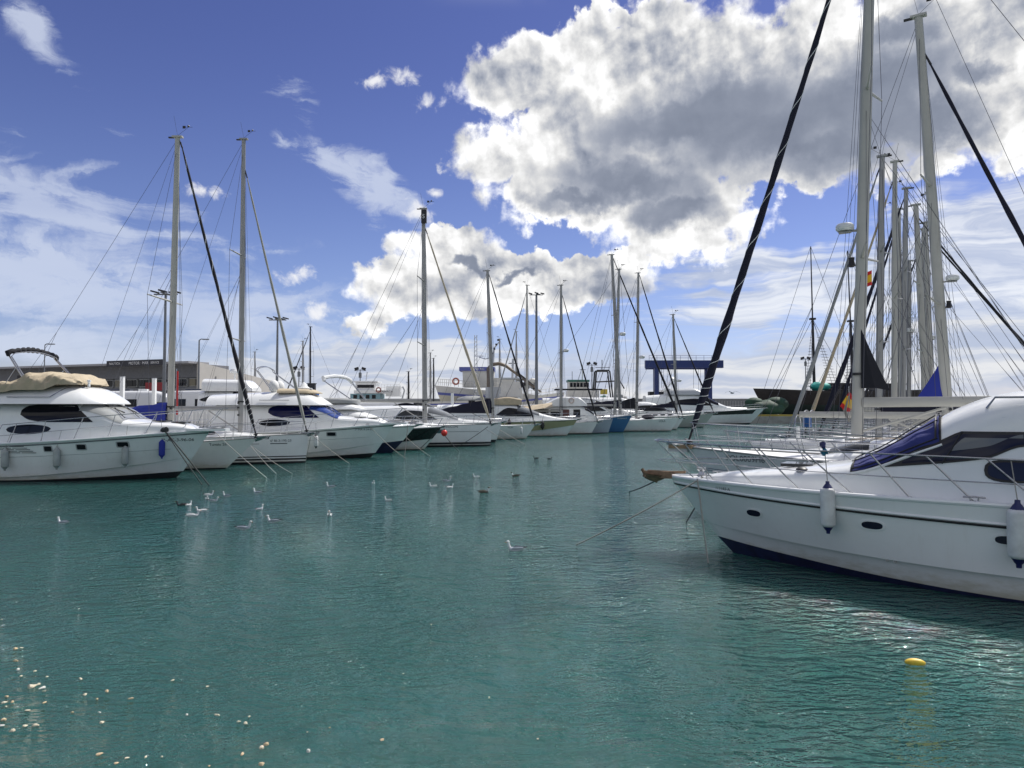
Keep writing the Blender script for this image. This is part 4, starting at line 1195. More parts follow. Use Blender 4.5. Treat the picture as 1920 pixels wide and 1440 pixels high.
for i, (px, py) in enumerate(((955, 790), (1017, 793), (1027, 789), (990, 787))):
    if i in (1, 0):
        x, z = onhull(L10, H10, px, py + 4, -1)
        fender(to_world(L10, H10.pt(x, z, -1) + Vector((0, -.14, 0))), .62, .16, BLACK(), BLACK(), ('black fender under the cabin of the sand-coloured yacht', 'black fender near the bow of the sand-coloured yacht')[i], to_world(L10, H10.deckpt(x, -1, 0) + Vector((0, 0, .3))))
portlight(L10, lambda a, b: H10.pt(a, b, -1), -2.3, .98, .22, .06, BLACK())
lettering("PHOENIX", LETTER(), 'lettering', L10, lambda a, b: (lambda p: (p.x, p.y - .012, p.z))(H10.pt(-.9 + a, 1.34 + b, -1)), .18)
# sloop behind it, mast 1051
L11, H11, _, _ = sailboat(1108, 71, 0, 'white sloop with green-grey stripe and a small radar halfway up its mast', L=10, B=3.2, sheer=(1.05, 1.1, 1.25), over=.7, boot=K(.10), bands=[(K(.14), K(.2), GEL())],
    rigk=dict(px_base=1052, px_top=1052, py_top=535, r=.15, furl=BLACKC(), furl_r=.09, furl_top=.92, boom=(4.0, 1.0, .1), spreaders=(.5,), radar=(.52, .28, 1), seed=6, rw=.013))
# beige boom tent on that sloop
mb = MB(); mb.grid([[Vector((-7.8 + 3.9 * i / 6, y, z + .55 * i / 6)) for y, z in ((-1.3, 2.15), (-.6, 2.45), (0, 2.6), (.6, 2.45), (1.3, 2.15))] for i in range(7)], BEIGE()); mb.build('boom_tent', L11)
# trawler yacht
L12 = thing('trawler_yacht', at_row(1140, 73.2), 'trawler yacht with square wheelhouse windows and a lifebuoy on its flybridge side', 'motor yacht', 0, 'motor yachts moored stern to the quay')
H12 = Hull(11, 3.8, (1.1, 1.1, 1.5), over=.5, sq=.95, pd=2.6)
build_hull(L12, H12, mat("grey_blue_gelcoat", (.32, .36, .42), .3), ANTIF(), K(.08)); build_deck(L12, H12, DECK())
c12 = Cab(-9, -1.2, K(1.05), cur([(-9, 2.72), (-3.0, 2.78), (-2.4, 2.62), (-1.2, 1.7)]), lambda x: 1.45, 9, .04)
mb = MB(); c12.mesh(mb, GEL(), 30); h12 = mb.build('wheelhouse', L12)
for xa, xb, m in ((-7.3, -6.2, SMOKEG), (-6.0, -4.9, DARKG), (-4.75, -4.1, lambda: mat("mahogany_door", (.10, .03, .02), .4)), (-3.7, -3.0, DARKG)):
    cab_windows(h12, c12, 'window', xa, xb, K(1.65), K(2.45), m(), nu=4, nv=3, eps=.02)
mb = MB(); c12.front(mb, -2.5, -1.6, .14, .86, DARKG(), .02); mb.build('windscreen', h12)
f12 = Cab(-9, -2.3, K(2.80), cur([(-9, 2.9), (-6.8, 3.0), (-4.9, 3.75), (-3.2, 3.72), (-2.3, 3.0)]), lambda x: 1.55, 9, .08)
mb = MB(); f12.mesh(mb, GEL(), 30); g12 = mb.build('flybridge', L12)
lb = thing('lifebuoy', to_world(L12, (-3.9, -1.62, 3.35)), 'white ring lifebuoy on the flybridge side of the trawler yacht', 'lifebuoy')
mb = MB(); mb.tube([(.24 * cos(a), 0, .24 * sin(a)) for a in [2 * pi * i / 20 for i in range(21)]], .065, mat("lifebuoy_foam", (.52, .44, .40), .5), 8); mb.build('ring', lb)
rail(L12, H12, -9, .2, .6, STEEL(), 7, .02, .12, nose=.2)
# blue hull
L13, H13, _, _ = sailboat(1168, 76.5, 0, 'blue-hulled sloop with a radar on its mast', L=11, B=3.4, sheer=(1.15, 1.25, 1.85), over=1.0, hullm=mat("mid_blue_gelcoat", (.035, .12, .27), .3), boot=K(.06),
    rigk=dict(px_base=1170, px_top=1161, py_top=505, r=.16, furl=None, boom=(3.2, 1.2, .1), spreaders=(.38, .72), radar=(.56, .34, 1), seed=7, rw=.014, zfoot=1.7, mastx=-.9), roof=(.3, .6))
lettering("TXORIMALO", WCANV(), 'lettering', L13, lambda a, b: (lambda p: (p.x, p.y - .012, p.z))(H13.pt(-.75 + a, 1.42 + b, -1)), .2)
# white sloop LOLA
L14, H14, _, _ = sailboat(1257, 79.5, 0, 'light grey sloop marked LOLA with thick black furled jib and rolled dinghy', L=12, B=3.6, sheer=(1.2, 1.25, 1.5), over=1.0, boot=K(.05), bands=[(K(.10), K(.13), LETTER())],
    rigk=dict(px_base=1163, px_top=1147, py_top=478, r=.20, furl=BLACKC(), furl_r=.13, furl_top=.97, boom=(4.5, 1.3, .12), cover=(NAVY(), .5), spreaders=(.33, .63), seed=8, rw=.014), toe=DECK())
lettering("LOLA", LETTER(), 'lettering', L14, lambda a, b: (lambda p: (p.x, p.y - .012, p.z))(H14.pt(-1.5 + a, 1.05 + b, -1)), .32)
mb = MB(); mb.ell((-2.6, -.5, 1.62), (.75, .5, .28), NAVY(), 14, 8); mb.build('rolled_dinghy', L14)
L15, H15, _, _ = sailboat(1268, 86, 0, 'sloop half hidden behind the light grey one, its mast carrying a radar', L=11, B=3.4, sheer=(1.1, 1.15, 1.4), over=.9, rigk=dict(px_base=1193, px_top=1197, py_top=512, r=.17, furl=BLACKC(), furl_r=.12, furl_top=.98, boom=(3.8, 1.2, .12), cover=(BLACKC(), 1.1), spreaders=(.32, .66), radar=(.42, .34, 1), seed=9, rw=.014))
L16, H16, _, _ = sailboat(1318, 96, 0, 'green-grey sloop with the shortest mast in front of the blue gantry', L=11, B=3.5, sheer=(1.4, 1.5, 1.9), over=1.5, hullm=mat("sage_gelcoat", (.42, .46, .42), .3), rigk=dict(px_base=1268, px_top=1262, py_top=590, r=.18, furl=BLACKC(), furl_r=.12, furl_top=.95, boom=(3.5, 1.0, .1), cover=(NAVY(), .5), spreaders=(.5,), radar=(.34, .3, 1), seed=10, rw=.015))
# long dark-striped motor yacht at the end
L17, H17, c17, s17 = cruiser(1405, 115, 'long motor yacht with black topside stripe at the far end of the left row', L=17, B=4.6, sheer=(1.7, 2.0, 2.6), over=2.6, bands=[(lambda t: 1.15 + .55 * t, lambda t: 1.95 + .42 * t if .2 < t < .93 else 1.15 + .55 * t, mat("black_gelcoat", (.006, .006, .008), .12, coat=.5))],
    cabin=(-17, -.5, [(-17, 4.6), (-11, 4.9), (-8.0, 4.7), (-5.6, 3.6), (-3.5, 2.8), (-.5, 2.6)], [(-17, 1.9), (-8, 1.9), (-4, 1.4), (-.5, .5)]), win=[(-13.5, -6.3, [(-13.5, 3.2), (-6.3, 2.9)], [(-13.5, 3.7), (-9, 4.1), (-6.3, 3.0)], .3)], screen=(-7.6, -5.4, DARKG), railh=.7)
f = Cab(-13.5, -7.6, K(4.7), cur([(-13.5, 5.7), (-9.2, 5.8), (-7.6, 5.0)]), lambda x: 1.7, 4, .2); mb = MB(); f.mesh(mb, GREYC() if False else GREYG()); mb.build('flybridge', L17)
mb = MB(); mb.box((-13.2, 0, 6.3), (2.6, 3.0, .25), GEL(), ry=-.75); mb.lathe((-12.4, 0, 7.2), [(.3, 0), (.35, .2), (.1, .4)], GEL(), 10); mb.build('radar_arch', L17)
# low boats in the gap between the sloops and the gantry
for px, Y, lab, hx, roofc in ((1300, 103, 'low white motorboat left of the long dark-striped yacht', 1.9, GEL), (1245, 108, 'white motor yacht with long pale foredeck behind the grey sloop', 2.6, GEL), (1190, 100, 'white motor yacht with flat black top just right of the blue hull', 2.4, GEL)):
    r_, h_, c_, s_ = cruiser(px, Y, lab, L=13, B=4.0, sheer=(1.5, 1.6, 2.0), over=1.6, cabin=(-13, .2, [(-13, hx + 1.6), (-7, hx + 1.6), (-5.5, hx + 1.3), (-3, hx + .2), (.2, 2.1)], [(-13, 1.6), (-5, 1.6), (-2, 1.1), (.2, .4)]),
        win=[(-9, -4.2, [(-9, 2.2), (-4.2, 2.1)], [(-9, 2.9), (-6, 3.0), (-4.2, 2.3)], .3)], screen=(-5.6, -3.4, SMOKEG), railh=.6)
mb = MB(); mb.box((-8, 0, 5.2), (6.5, 3.2, .16), BLACKC()); [mb.tube([(x, y, 3.8), (x, y, 5.2)], .05, STEEL(), 5) for x in (-10.8, -5.2) for y in (-1.4, 1.4)]; mb.build('hard_top', r_)

# ------------------------------------------------------------------ right hand cruiser (nearest boat)
RA = 147.3
R1 = thing('motor_cruiser', (3.97, 12.9, 0), 'white motor cruiser with blue windscreen cover and rust-brown anchor, nearest boat on the right', 'motor cruiser', radians(RA), 'motor yachts moored stern to the quay')
sh1 = cur([(0, 1.22), (.45, 1.31), (.8, 1.32), (1, 1.31)])
HR = Hull(8.4, 3.15, sh1, over=1.16, stem=.95, sq=.93, pd=2.5, pw=1.85, tm=.48, fl=.75, wl=.90, cut=1.2, bot=-.5, chine=lambda t: .36 + .14 * max(0, (t - .4) / .6) ** 1.5, step=.075)
strip = lambda t: .94 + .24 * t ** 1.3
build_hull(R1, HR, mat("near_white_gelcoat", (0.77, 0.78, 0.775), 0.2, var=.03, vscale=1.2, coat=.4, dirt=.12, stain=.8), ANTIN(), lambda t: .03 + .24 * max(0, (t - .42) / .58) ** 1.6, nt=60, extra=(strip,))
build_deck(R1, HR, DECK(), .03, nt=50)
mb = MB(); strake(mb, HR, strip, .024, BLACK(), out=.004, n=60, ns=8); mb.build('rub_strip', R1)
mb = MB(); strake(mb, HR, lambda t: strip(t) + .03, .022, mat("near_white_gelcoat", (0,) * 3), out=.004, n=60, ns=6); mb.build('rub_moulding', R1)
mb = MB(); strake(mb, HR, lambda t: HR.sh(t), .035, mat("near_white_gelcoat", (0,) * 3), out=-.01, n=60, ns=8); mb.build('gunwale', R1)
zb1 = lambda x: HR.sh(HR.t(x, 1.3)) - .05
zt1 = cur([(-8.2, 2.86), (-6.5, 2.90), (-4.4, 2.86), (-3.95, 2.78), (-3.5, 2.60), (-3.15, 2.38), (-2.12, 1.76), (-1.6, 1.66), (-.6, 1.52), (.3, 1.40), (.7, 1.30)])
w1 = cur([(-8.2, 1.34), (-4.5, 1.36), (-3.2, 1.30), (-2.1, 1.16), (-1.0, .86), (0, .50), (.7, .16)])
cR = Cab(-8.2, .7, zb1, zt1, w1, 5.2, .15)
mb = MB(); cR.mesh(mb, mat("near_white_gelcoat", (0,) * 3), nx=90); hR = mb.build('deckhouse', R1)
Sc = lambda x, z: cR.side(x, z, 1)
pts = {k: onhull(R1, HR, px, py, 1, Sc, (-5.6, 0)) for k, (px, py) in dict(tip=(1660, 876), top=(1800, 809), b1=(1850, 860), b2=(1919, 838), t2=(1919, 809)).items()}
x_tip, x_top = pts['tip'][0], pts['top'][0]
lo = cur([(-7.4, pts['b2'][1] + .12), (pts['b2'][0], pts['b2'][1]), (pts['b1'][0], pts['b1'][1]), (x_tip, pts['tip'][1])])
hi = lin([(-7.4, pts['t2'][1] + .02), (x_top, pts['top'][1]), (x_tip, pts['tip'][1] + .015)])
for e, m, nm, g in ((.010, BLACK(), 'window_seal', 0), (.018, None, 'side_window', .045)):
    for sd in (1, -1):
        mb = MB()
        a, b = x_tip - g * 5.0, -7.4 + g
        cR.window(mb, b, a, lambda x: lo(x) + g * .7, lambda x: max(lo(x) + g * .72, hi(x) - g * .9), m or mat("tinted_cabin_glass", (.010, .012, .030), .05, spec=.3), (sd,), e, 60, 6); mb.build(nm, hR)
for sd in (1, -1):
    mb = MB(); cR.window(mb, -4.25, -3.42, lambda x: lo(x) + .16, lambda x: min(hi(x) - .09, lo(x) + .17 + max(0, (-3.40 - x)) * .9), mat("painted_glimpse_grey", (.13, .14, .15), .06, spec=.5), (sd,), .023, 20, 4); mb.build('painted_glimpse', hR)  # opaque grey patch: see-through light and reflections painted onto the window
for xm_ in (-3.55, -5.4):
    for sd in (1, -1):
        mb = MB(); mb.tube([cR.side(xm_ + .25 * k, lo(xm_ + .25 * k) + (hi(xm_ + .25 * k) - lo(xm_ + .25 * k)) * (1 - k), sd) + Vector((0, sd * .02, 0)) for k in (0, .5, 1)], .014, BLACK(), 5); mb.build('window_bar', hR)
xo, zo = onhull(R1, HR, 1902, 884, 1, Sc, (-5.6, 0))
for sd in (1, -1): 
    mb = MB(); oval(mb, lambda x, z: cR.side(x, z, sd), xo, zo, .34, .155, BLACK(), .010, pw=2.8); oo = mb.build('cabin_porthole', hR)
    mb = MB(); oval(mb, lambda x, z: cR.side(x, z, sd), xo, zo, .30, .120, mat("tinted_cabin_glass", (0,) * 3), .018, pw=2.8); mb.build('pane', oo)
mb = MB(); cR.front(mb, -3.30, -2.10, .13, .87, BLACK(), .012, 16, 24); mb.build('windscreen', hR)
cov = mat("blue_screen_cover", (.022, .030, .155), .8, bump=.9, bscale=7, var=.15, vscale=3)
mb = MB(); rows = []
for i in range(25):
    u = i / 24; row = []
    for j in range(41):
        v = .135 + .73 * j / 40
        p = cR.p(-3.28 + 1.14 * u, v); d = .024 + .008 * sin(v * 34 + u * 3) * sin(u * 5 + .5) + .006 * sin(v * 71 + u * 9) + .008 * sin(u * 22 + v * 12)
        row.append(p + Vector((.5, 0, .85)) * d + Vector((0, (1 if v > .5 else -1) * .012, 0)))
    rows.append(row)
mb.grid(rows, cov); mb.build('windscreen_cover', hR)
mb = MB()
for v in (.135, .3, .5, .7, .865): mb.tube([cR.p(-3.28 + 1.14 * i / 8, v) + Vector((.03, 0, .055)) for i in range(9)], .010, BLACK(), 5)
for u in (.02, .98): mb.tube([cR.p(-3.28 + 1.14 * u, .135 + .73 * j / 20) + Vector((.03, 0, .05)) for j in range(21)], .013, BLACK(), 5)
mb.build('cover_straps', hR)
for v in (.105, .895):   # windscreen frame edges
    mb = MB(); mb.tube([cR.p(-3.32 + 1.25 * i / 10, v) + Vector((.01, 0, .02)) for i in range(11)], .022, GEL(), 6); mb.build('screen_frame', hR)
for sd in (1, -1):
    mb = MB(); g = [cR.side(x, 2.62, sd) + Vector((0, sd * .02, .13)) for x in (-3.95, -4.6, -5.4, -6.2, -7)]
    mb.tube([cR.side(-3.85, 2.60, sd)] + g, .017, STEEL(), 6)
    for p in g[1::2]: mb.tube([p, p - Vector((0, sd * .03, .14))], .014, STEEL(), 5)
    mb.build('grab_rail', hR)
mb = MB(); p0 = Vector((-5.2, 0, 2.9)); 
mb.tube([Vector((-4.9, .75 * 0, 3.02)) + Vector((.55 * cos(a), .75 * sin(a), .1 * sin(a) * .3)) for a in [2 * pi * i / 24 for i in range(25)]], .02, STEEL(), 6)
for a in (.4, 2.6, 4.2, 5.6): mb.tube([(-4.9 + .55 * cos(a), .75 * sin(a), 3.02), (-4.9 + .6 * cos(a), .8 * sin(a), 2.84)], .016, STEEL(), 5)
mb.build('roof_rail', hR)
mb = MB(); mb.box((-1.15, -.1, zt1(-1.15) + .03), (.52, .52, .05), SMOKEG()); mb.build('hatch', hR)
x, z = onhull(R1, HR, 1553, 880, 1, Sc, (-3, 0)); mb = MB(); mb.lathe(cR.side(-1.35, zt1(-1.35) - .03, 1), [(.09, 0), (.09, .025), (.06, .05), (0.001, .055)], BLACK(), 12); mb.build('vent', hR)
# rails with forward leaning stanchions
rail(R1, HR, -5.6, .52, .62, STEEL(), 8, .0135, .11, lean=.60, nose=.30, hf=lambda f: .60 + .06 * f, drop_end=False)
mb = MB()      # lower loop of the pulpit and the deck fittings
pp = [HR.deckpt(.35, s, .1) + Vector((.72, 0, .30)) for s in (-1, 1)]
mb.tube([HR.deckpt(-.9, -1, .1) + Vector((.35, 0, .33)), pp[0], pp[0] * .5 + pp[1] * .5 + Vector((.32, 0, .0)), pp[1], HR.deckpt(-.9, 1, .1) + Vector((.35, 0, .33))], .009, STEEL(), 5)
mb.build('pulpit_loop', R1)
def cleat(root, p, s=1.0, rz=0):
    mb = MB(); d = Vector((cos(rz), sin(rz), 0)) * .13 * s
    mb.tube([p + Vector((0, 0, .06 * s)) - d, p + Vector((0, 0, .07 * s)), p + Vector((0, 0, .06 * s)) + d], .014 * s, STEEL(), 6)
    for k in (-.35, .35): mb.tube([p + d * k, p + d * k + Vector((0, 0, .065 * s))], .012 * s, STEEL(), 6)
    return mb.build('cleat', root)
xc, _ = onhull(R1, HR, 1827, 940, 1)
cleat(R1, HR.deckpt(xc, 1, .06) + Vector((0, 0, .02)))
cleat(R1, HR.deckpt(.35, 1, .10) + Vector((0, 0, .02))); cleat(R1, HR.deckpt(.35, -1, .10) + Vector((0, 0, .02)))
mb = MB(); mb.lathe((.55, .0, 1.33), [(.07, 0), (.055, .05), (.05, .10), (.09, .14), (.09, .17), (.001, .18)], STEEL(), 14); mb.build('windlass', R1)
for px, py, rx in ((1413, 962, .155), (1635, 985, .175), (1888, 1013, .165)):
    x, z = onhull(R1, HR, px, py, 1); portlight(R1, lambda a, b: HR.pt(a, b, 1), x, z, rx, .075, mat("near_white_gelcoat", (0,) * 3), mat("tinted_cabin_glass", (0,) * 3))
x, z = onhull(R1, HR, 1678, 1053, 1)
mb = MB()
for k in (0, .1): p = HR.pt(x + k, z, 1); mb.lathe(p, [(.022, 0), (.022, .02), (.01, .02)], STEEL(), 8, Vector((0, 1, 0)))
mb.build('drain', R1)
x, z = onhull(R1, HR, 1341, 917, 1)
lettering("112183-A", LETTER(), 'lettering', R1, lambda a, b: (lambda p: (p.x, p.y + .006, p.z))(HR.pt(x - a, z + b, 1)), .075, .25)
# plough anchor, rusty
rust = mat("rusty_galvanised", (.20, .13, .08), .75, .1, var=.35, vscale=9, bump=.5, bscale=25)
mb = MB(); mb.box((1.28, 0, 1.30), (.62, .16, .05), STEEL()); [mb.box((1.36, s * .085, 1.335), (.55, .014, .13), rust) for s in (-1, 1)]; ro = mb.build('bow_roller', R1)
mb = MB()
mb.tube([(.85, 0, 1.40), (1.45, 0, 1.36), (1.56, 0, 1.34)], [.025, .028, .03], rust, 7)
for sd in (-1, 1):
    rows = []
    for i in range(9):
        t = i / 8; a = 1.68 - .42 * t
        wv = .18 * sin(pi * (.12 + .76 * t))
        rows.append([(a, 0, 1.27 - .07 * sin(pi * t)), (a + .01, sd * wv * .6, 1.29 - .02 * t), (a - .02, sd * wv, 1.36 - .04 * t)])
    mb.grid(rows, rust)
    rows2 = [[Vector(p) + Vector((0, 0, -.012)) for p in r] for r in rows]; mb.grid(rows2, rust)
mb.tube([(1.60, 0, 1.26), (1.72, 0, 1.42)], [.05, .03], rust, 7); mb.tube([(1.45, -.10, 1.18), (1.62, .10, 1.30)], .03, rust, 6)
mb.build('anchor', R1)
# fenders
for px, py, L_, r_, lab in ((1554, 950, .60, .105, 'white fender with navy ends in the middle of the nearest right-hand cruiser'), (1908, 998, .66, .125, 'scuffed white fender with navy ends at the right edge of the picture')):
    x, z = onhull(R1, HR, px, py, 1); z = max(z, .4)
    p = HR.pt(x, 1.0, 1) + Vector((0, r_ + .015, 0)); p.z = z
    tp = HR.deckpt(x - .05, 1, .1) + Vector((.1, -.02, .60))
    fender(to_world(R1, p), L_, r_, FEND(), NAVYV(), lab, to_world(R1, tp), 0)
    if px < 1700:
        kn = thing('rope_knot', to_world(R1, tp + Vector((0, .02, .02))), 'knotted teal and navy rope on the rail above the middle white fender', 'rope knot')
        mb = MB(); mb.ell((0, 0, 0), (.05, .05, .06), mat("teal_rope", (.02, .16, .26), .8), 8, 6, fn=lambda q: q * (1 + .3 * sin(q.x * 90 + q.z * 60))); mb.ell((-.03, 0, .10), (.045, .04, .05), NAVYV(), 8, 6, fn=lambda q: q * (1 + .3 * sin(q.y * 90 + q.z * 70))); mb.build('knot', kn)
# mooring lines of the near cruiser
ca = to_world(R1, HR.deckpt(.35, 1, .06) + Vector((0, 0, .06)))
mooring_line(ca, W(1080, 1022), .014, ROPE(), 'long grey mooring line stretching left from the nearest right-hand cruiser', .04, n=20)
mooring_line(ca + Vector((-.12, -.05, -.03)), W(1328, 1056), .014, ROPE(), 'slack grey line hanging down the bow of the nearest right-hand cruiser', .0, n=10)
mooring_line(to_world(R1, (1.45, 0, 1.2)), W(1180, 922), .014, DROPE(), 'short dark line running left from under the rusty anchor', .02)
mooring_line(to_world(R1, (.75, -.3, .75)), W(1287, 979), .014, DROPE(), 'stub of dark line just behind the bow of the nearest right-hand cruiser', .0)

# ------------------------------------------------------------------ right hand row of sailing boats
def rsail(loc, label, **kw):
    return sailboat(0, 0, kw.pop('ang', RA), label, root_loc=Vector((loc[0], loc[1], 0)), **kw)
B2, HB2, cB2, RB2 = rsail((5.2, 18.0), 'grey-white sloop with dark furled jib banded in white, nearest mast in the picture', L=11.3, B=3.4, sheer=(1.25, 1.35, 1.60), over=.82, hullm=mat("aged_white_gelcoat", (.60, .62, .63), .3, var=.05, dirt=.3),
    boot=K(.10), bands=[], rigk=dict(px_base=1605, px_top=1637, py_top=-280, r=.128, m=WMAST(), furl=NAVY(), furl_stripe=WCANV(), furl_r=.105, furl_top=.955, boom=(4.6, .80, .12), spreaders=(.30, .585), spread=1.0, radar=(.355, .20, 1, 1), seed=11, rw=.006, zfoot=1.93, lazy=True),
    roof=(.40, .62), stripe=(lambda t: HB_sh(t), NAVYV()) if False else None, long_window=False, rail_h=.62)
x, z = onhull(B2, HB2, 1362, 863, 1)
lettering("POL0009H6", LETTER(), 'lettering', B2, lambda a, b: (lambda p: (p.x, p.y + .008, p.z))(HB2.pt(x - a, z + b, 1)), .20)
mb = MB(); [strake(mb, HB2, (lambda t, d=d: HB2.sh(t) - d), .007, NAVYV(), 0, .985, .001, ns=4) for d in (.50, .55)]; mb.build('cove_stripe', B2)
mb = MB(); mb.box((.92, 0, 1.60), (.62, .34, .09), TEAK()); mb.tube([(1.15, -.18, 1.56), (.9, -.1, 1.35), (.55, 0, 1.25)], .03, GREYG(), 6); mb.box((1.0, 0, 1.52), (.5, .28, .10), GREYG()); mb.build('bow_platform', B2)
def peak(root, foot, h, w, z0, m, sd=-1, name='sail_bag'):
    mb = MB(); rows = []
    for i in range(9):
        t = i / 8; ww = w * (1 - t) ** 1.1
        x0 = foot.x + sd * .12; x1 = x0 + sd * (ww + .02); z = z0 + h * t; th = .10 * (1 - t) + .02
        rows.append([(x0, -th, z), ((x0 + x1) / 2, -th * 1.3, z), (x1, 0, z - .06 * (1 - t)), ((x0 + x1) / 2, th * 1.3, z), (x0, th, z)])
    mb.grid(rows, m, cv=True); mb.ngon(rows[0], m); return mb.build(name, root)
peak(B2, RB2['foot'], 1.35, .55, 3.05, BLACKC())
mb = MB(); fp = RB2['foot']   # coiled halyards on the mast
for k in range(4): mb.tube([fp + Vector((.16, -.03 * k, .95 - .0 * k)), fp + Vector((.22 + .02 * k, -.05, .6)), fp + Vector((.16, -.06 + .03 * k, .35)), fp + Vector((.12, .04, .6)), fp + Vector((.14, 0, .95))], .009, ROPE(), 4)
mb.build('halyard_coil', B2)
# third: small motor sailer with a steel arch
R3b, HR3, cR3, _ = cruiser(0, 1, 'low white motorboat with steel arch and blue bag behind the banded-jib sloop', L=8.5, B=2.9, sheer=(1.0, 1.05, 1.3), over=.9, ang=RA, cabin=(-8, .2, [(-8, 1.55), (-4.5, 1.75), (-3, 1.7), (-2, 1.45), (.2, 1.3)], [(-8, 1.15), (-3, 1.1), (-1, .8), (.2, .3)]), screen=(-3.1, -2.1, SMOKEG), railh=.6)
R3b.location = (7.4, 21.4, 0)
# arch and bag stand on the next boat out
def arch(root, x, w, z0, h, m):
    mb = MB()
    for dx in (0, .22):
        mb.tube([(x + dx, -w, z0), (x + dx, -w, z0 + h * .82)] + [(x + dx, -w * cos(a), z0 + h * .82 + h * .18 * sin(a)) for a in [pi * i / 10 for i in range(1, 10)]] + [(x + dx, w, z0 + h * .82), (x + dx, w, z0)], .028, m, 6)
    return mb.build('radar_arch', root)
rows_ = [
    # loc, label, mast base px, top px, top py, radius, furl, furl r, boom, kw
    ((11.9, 28.4), 'white sloop with pale grey furled jib, behind the arch with the blue bag', 1645, 1654, 294, .125, GREYC(), .085, dict(hood=NAVY())),
    ((14.0, 31.8), 'white sloop with beige furled jib in the right-hand row', 1675, 1678, 304, .12, BEIGE(), .085, dict()),
    ((16.1, 35.1), 'white sloop with thick navy furled jib reaching down to the row of pulpits', 1690, 1699, 354, .125, NAVY(), .13, dict(hood=GREYC())),
    ((18.3, 38.5), 'white sloop with navy boom cover deep in the right-hand row', 1688, 1685, 393, .125, NAVY(), .09, dict()),
    ((20.5, 41.9), 'white sloop with the shortest mast of the right-hand cluster', 1702, 1705, 490, .12, None, .1, dict()),
    ((22.7, 45.3), 'white sloop at the far end of the right-hand row', 1730, 1731, 430, .13, BLACKC(), .09, dict()),
]
for i, (loc, lab, pb, pt_, pyt, rr, fm, fr, kw) in enumerate(rows_):
    r_, h_, c_, R_ = rsail(loc, lab, L=9.6, B=3.2, sheer=(1.15, 1.2, 1.42), over=.9, boot=K(.08), rail_h=.6, rigk=dict(px_base=pb, px_top=pt_, py_top=pyt, r=rr, m=WMAST() if i % 2 else ALU(), furl=fm or None, furl_r=fr, furl_top=.95 - .03 * (i % 2), boom=(3.6, 1.0, .10), cover=None if i % 3 else (NAVY(), .3), spreaders=(.34, .66) if i % 2 == 0 else (.5,), seed=20 + i, rw=.009,
                    radar=(.45, .24, -1) if i in (3, 5) else None), **kw)
    if i == 0:
        arch(r_, -.1, .62, 1.35, 1.15, STEEL())
        mb = MB(); mb.box((.05, .15, 2.05), (.22, .34, .42), mat("blue_bag", (.02, .10, .32), .8)); mb.build('blue_bag', r_)
    if i == 1:
        fl = thing('spanish_flag', P(1592, 748, 30.5), 'small red and yellow flag drooping left of the banded-jib mast', 'flag')
        mb = MB(); fr_ = mat("flag_red", (.55, .02, .02), .8); fy = mat("flag_yellow", (.75, .45, .02), .8)
        mb.grid([[(.05 * sin(j * 1.3) + .42 * (j / 8) - .1 * i2, .06 * sin(j * .9), .30 - .62 * i2 / 4 - .35 * (j / 8)) for j in range(9)] for i2 in range(5)], mf=lambda a, b: fy if a in (1, 2) else fr_); mb.build('cloth', fl)
        mb = MB(); mb.tube([(0, 0, -.8), (0, 0, .55)], .015, STEEL(), 5); mb.build('staff', fl)
# boats on the other side of the jetty, bows to the right
HB = RA - 180
Rh, HRh, cRh, RRh = rsail((16.6, 20.2), 'sloop with tall tapering mast and navy furled jib falling to the right edge', ang=HB, L=9.8, B=3.2, sheer=(1.15, 1.2, 1.45), over=.9, rigk=dict(px_base=1779, px_top=1722, py_top=32, r=.155, m=WMAST(), furl=NAVY(), furl_r=.10, furl_top=.90, boom=(4.4, .95, .12), spreaders=(.325, .60), seed=31, rw=.007, radar=(.385, .19, 1, 1)))
peak(Rh, RRh['foot'], 1.25, .75, 2.95, ROYAL())
for loc, lab, pb, pt_, pyt, sd_ in (((26.5, 33.5), 'sloop with black furled jib sloping right beside the flagstaff', 1738, 1717, 385, 32), ((30, 37.5), 'far sloop with slim black furled jib sloping right', 1746, 1735, 418, 33)):
    rsail(loc, lab, ang=HB, L=10, B=3.3, sheer=(1.15, 1.2, 1.45), over=.9, rigk=dict(px_base=pb, px_top=pt_, py_top=pyt, r=.16, m=WMAST(), furl=BLACKC(), furl_r=.09, furl_top=.93, boom=(3.8, 1.0, .12), spreaders=(.34, .64), seed=sd_, rw=.010))
fl = thing('spanish_flag', P(1617, 530, 22), 'red and yellow flag flying just right of the banded-jib mast', 'flag')
mb = MB(); mb.grid([[(.02 + .30 * (j / 8), .05 * sin(j * .9), .28 - .46 * i2 / 4 + .12 * (j / 8)) for j in range(9)] for i2 in range(5)], mf=lambda a, b: fy if a in (1, 2) else fr_); mb.build('cloth', fl)
mb = MB(); mb.tube([(0, 0, -1.2), (0, 0, .8)], .006, WIRE(), 4); mb.build('halyard', fl)
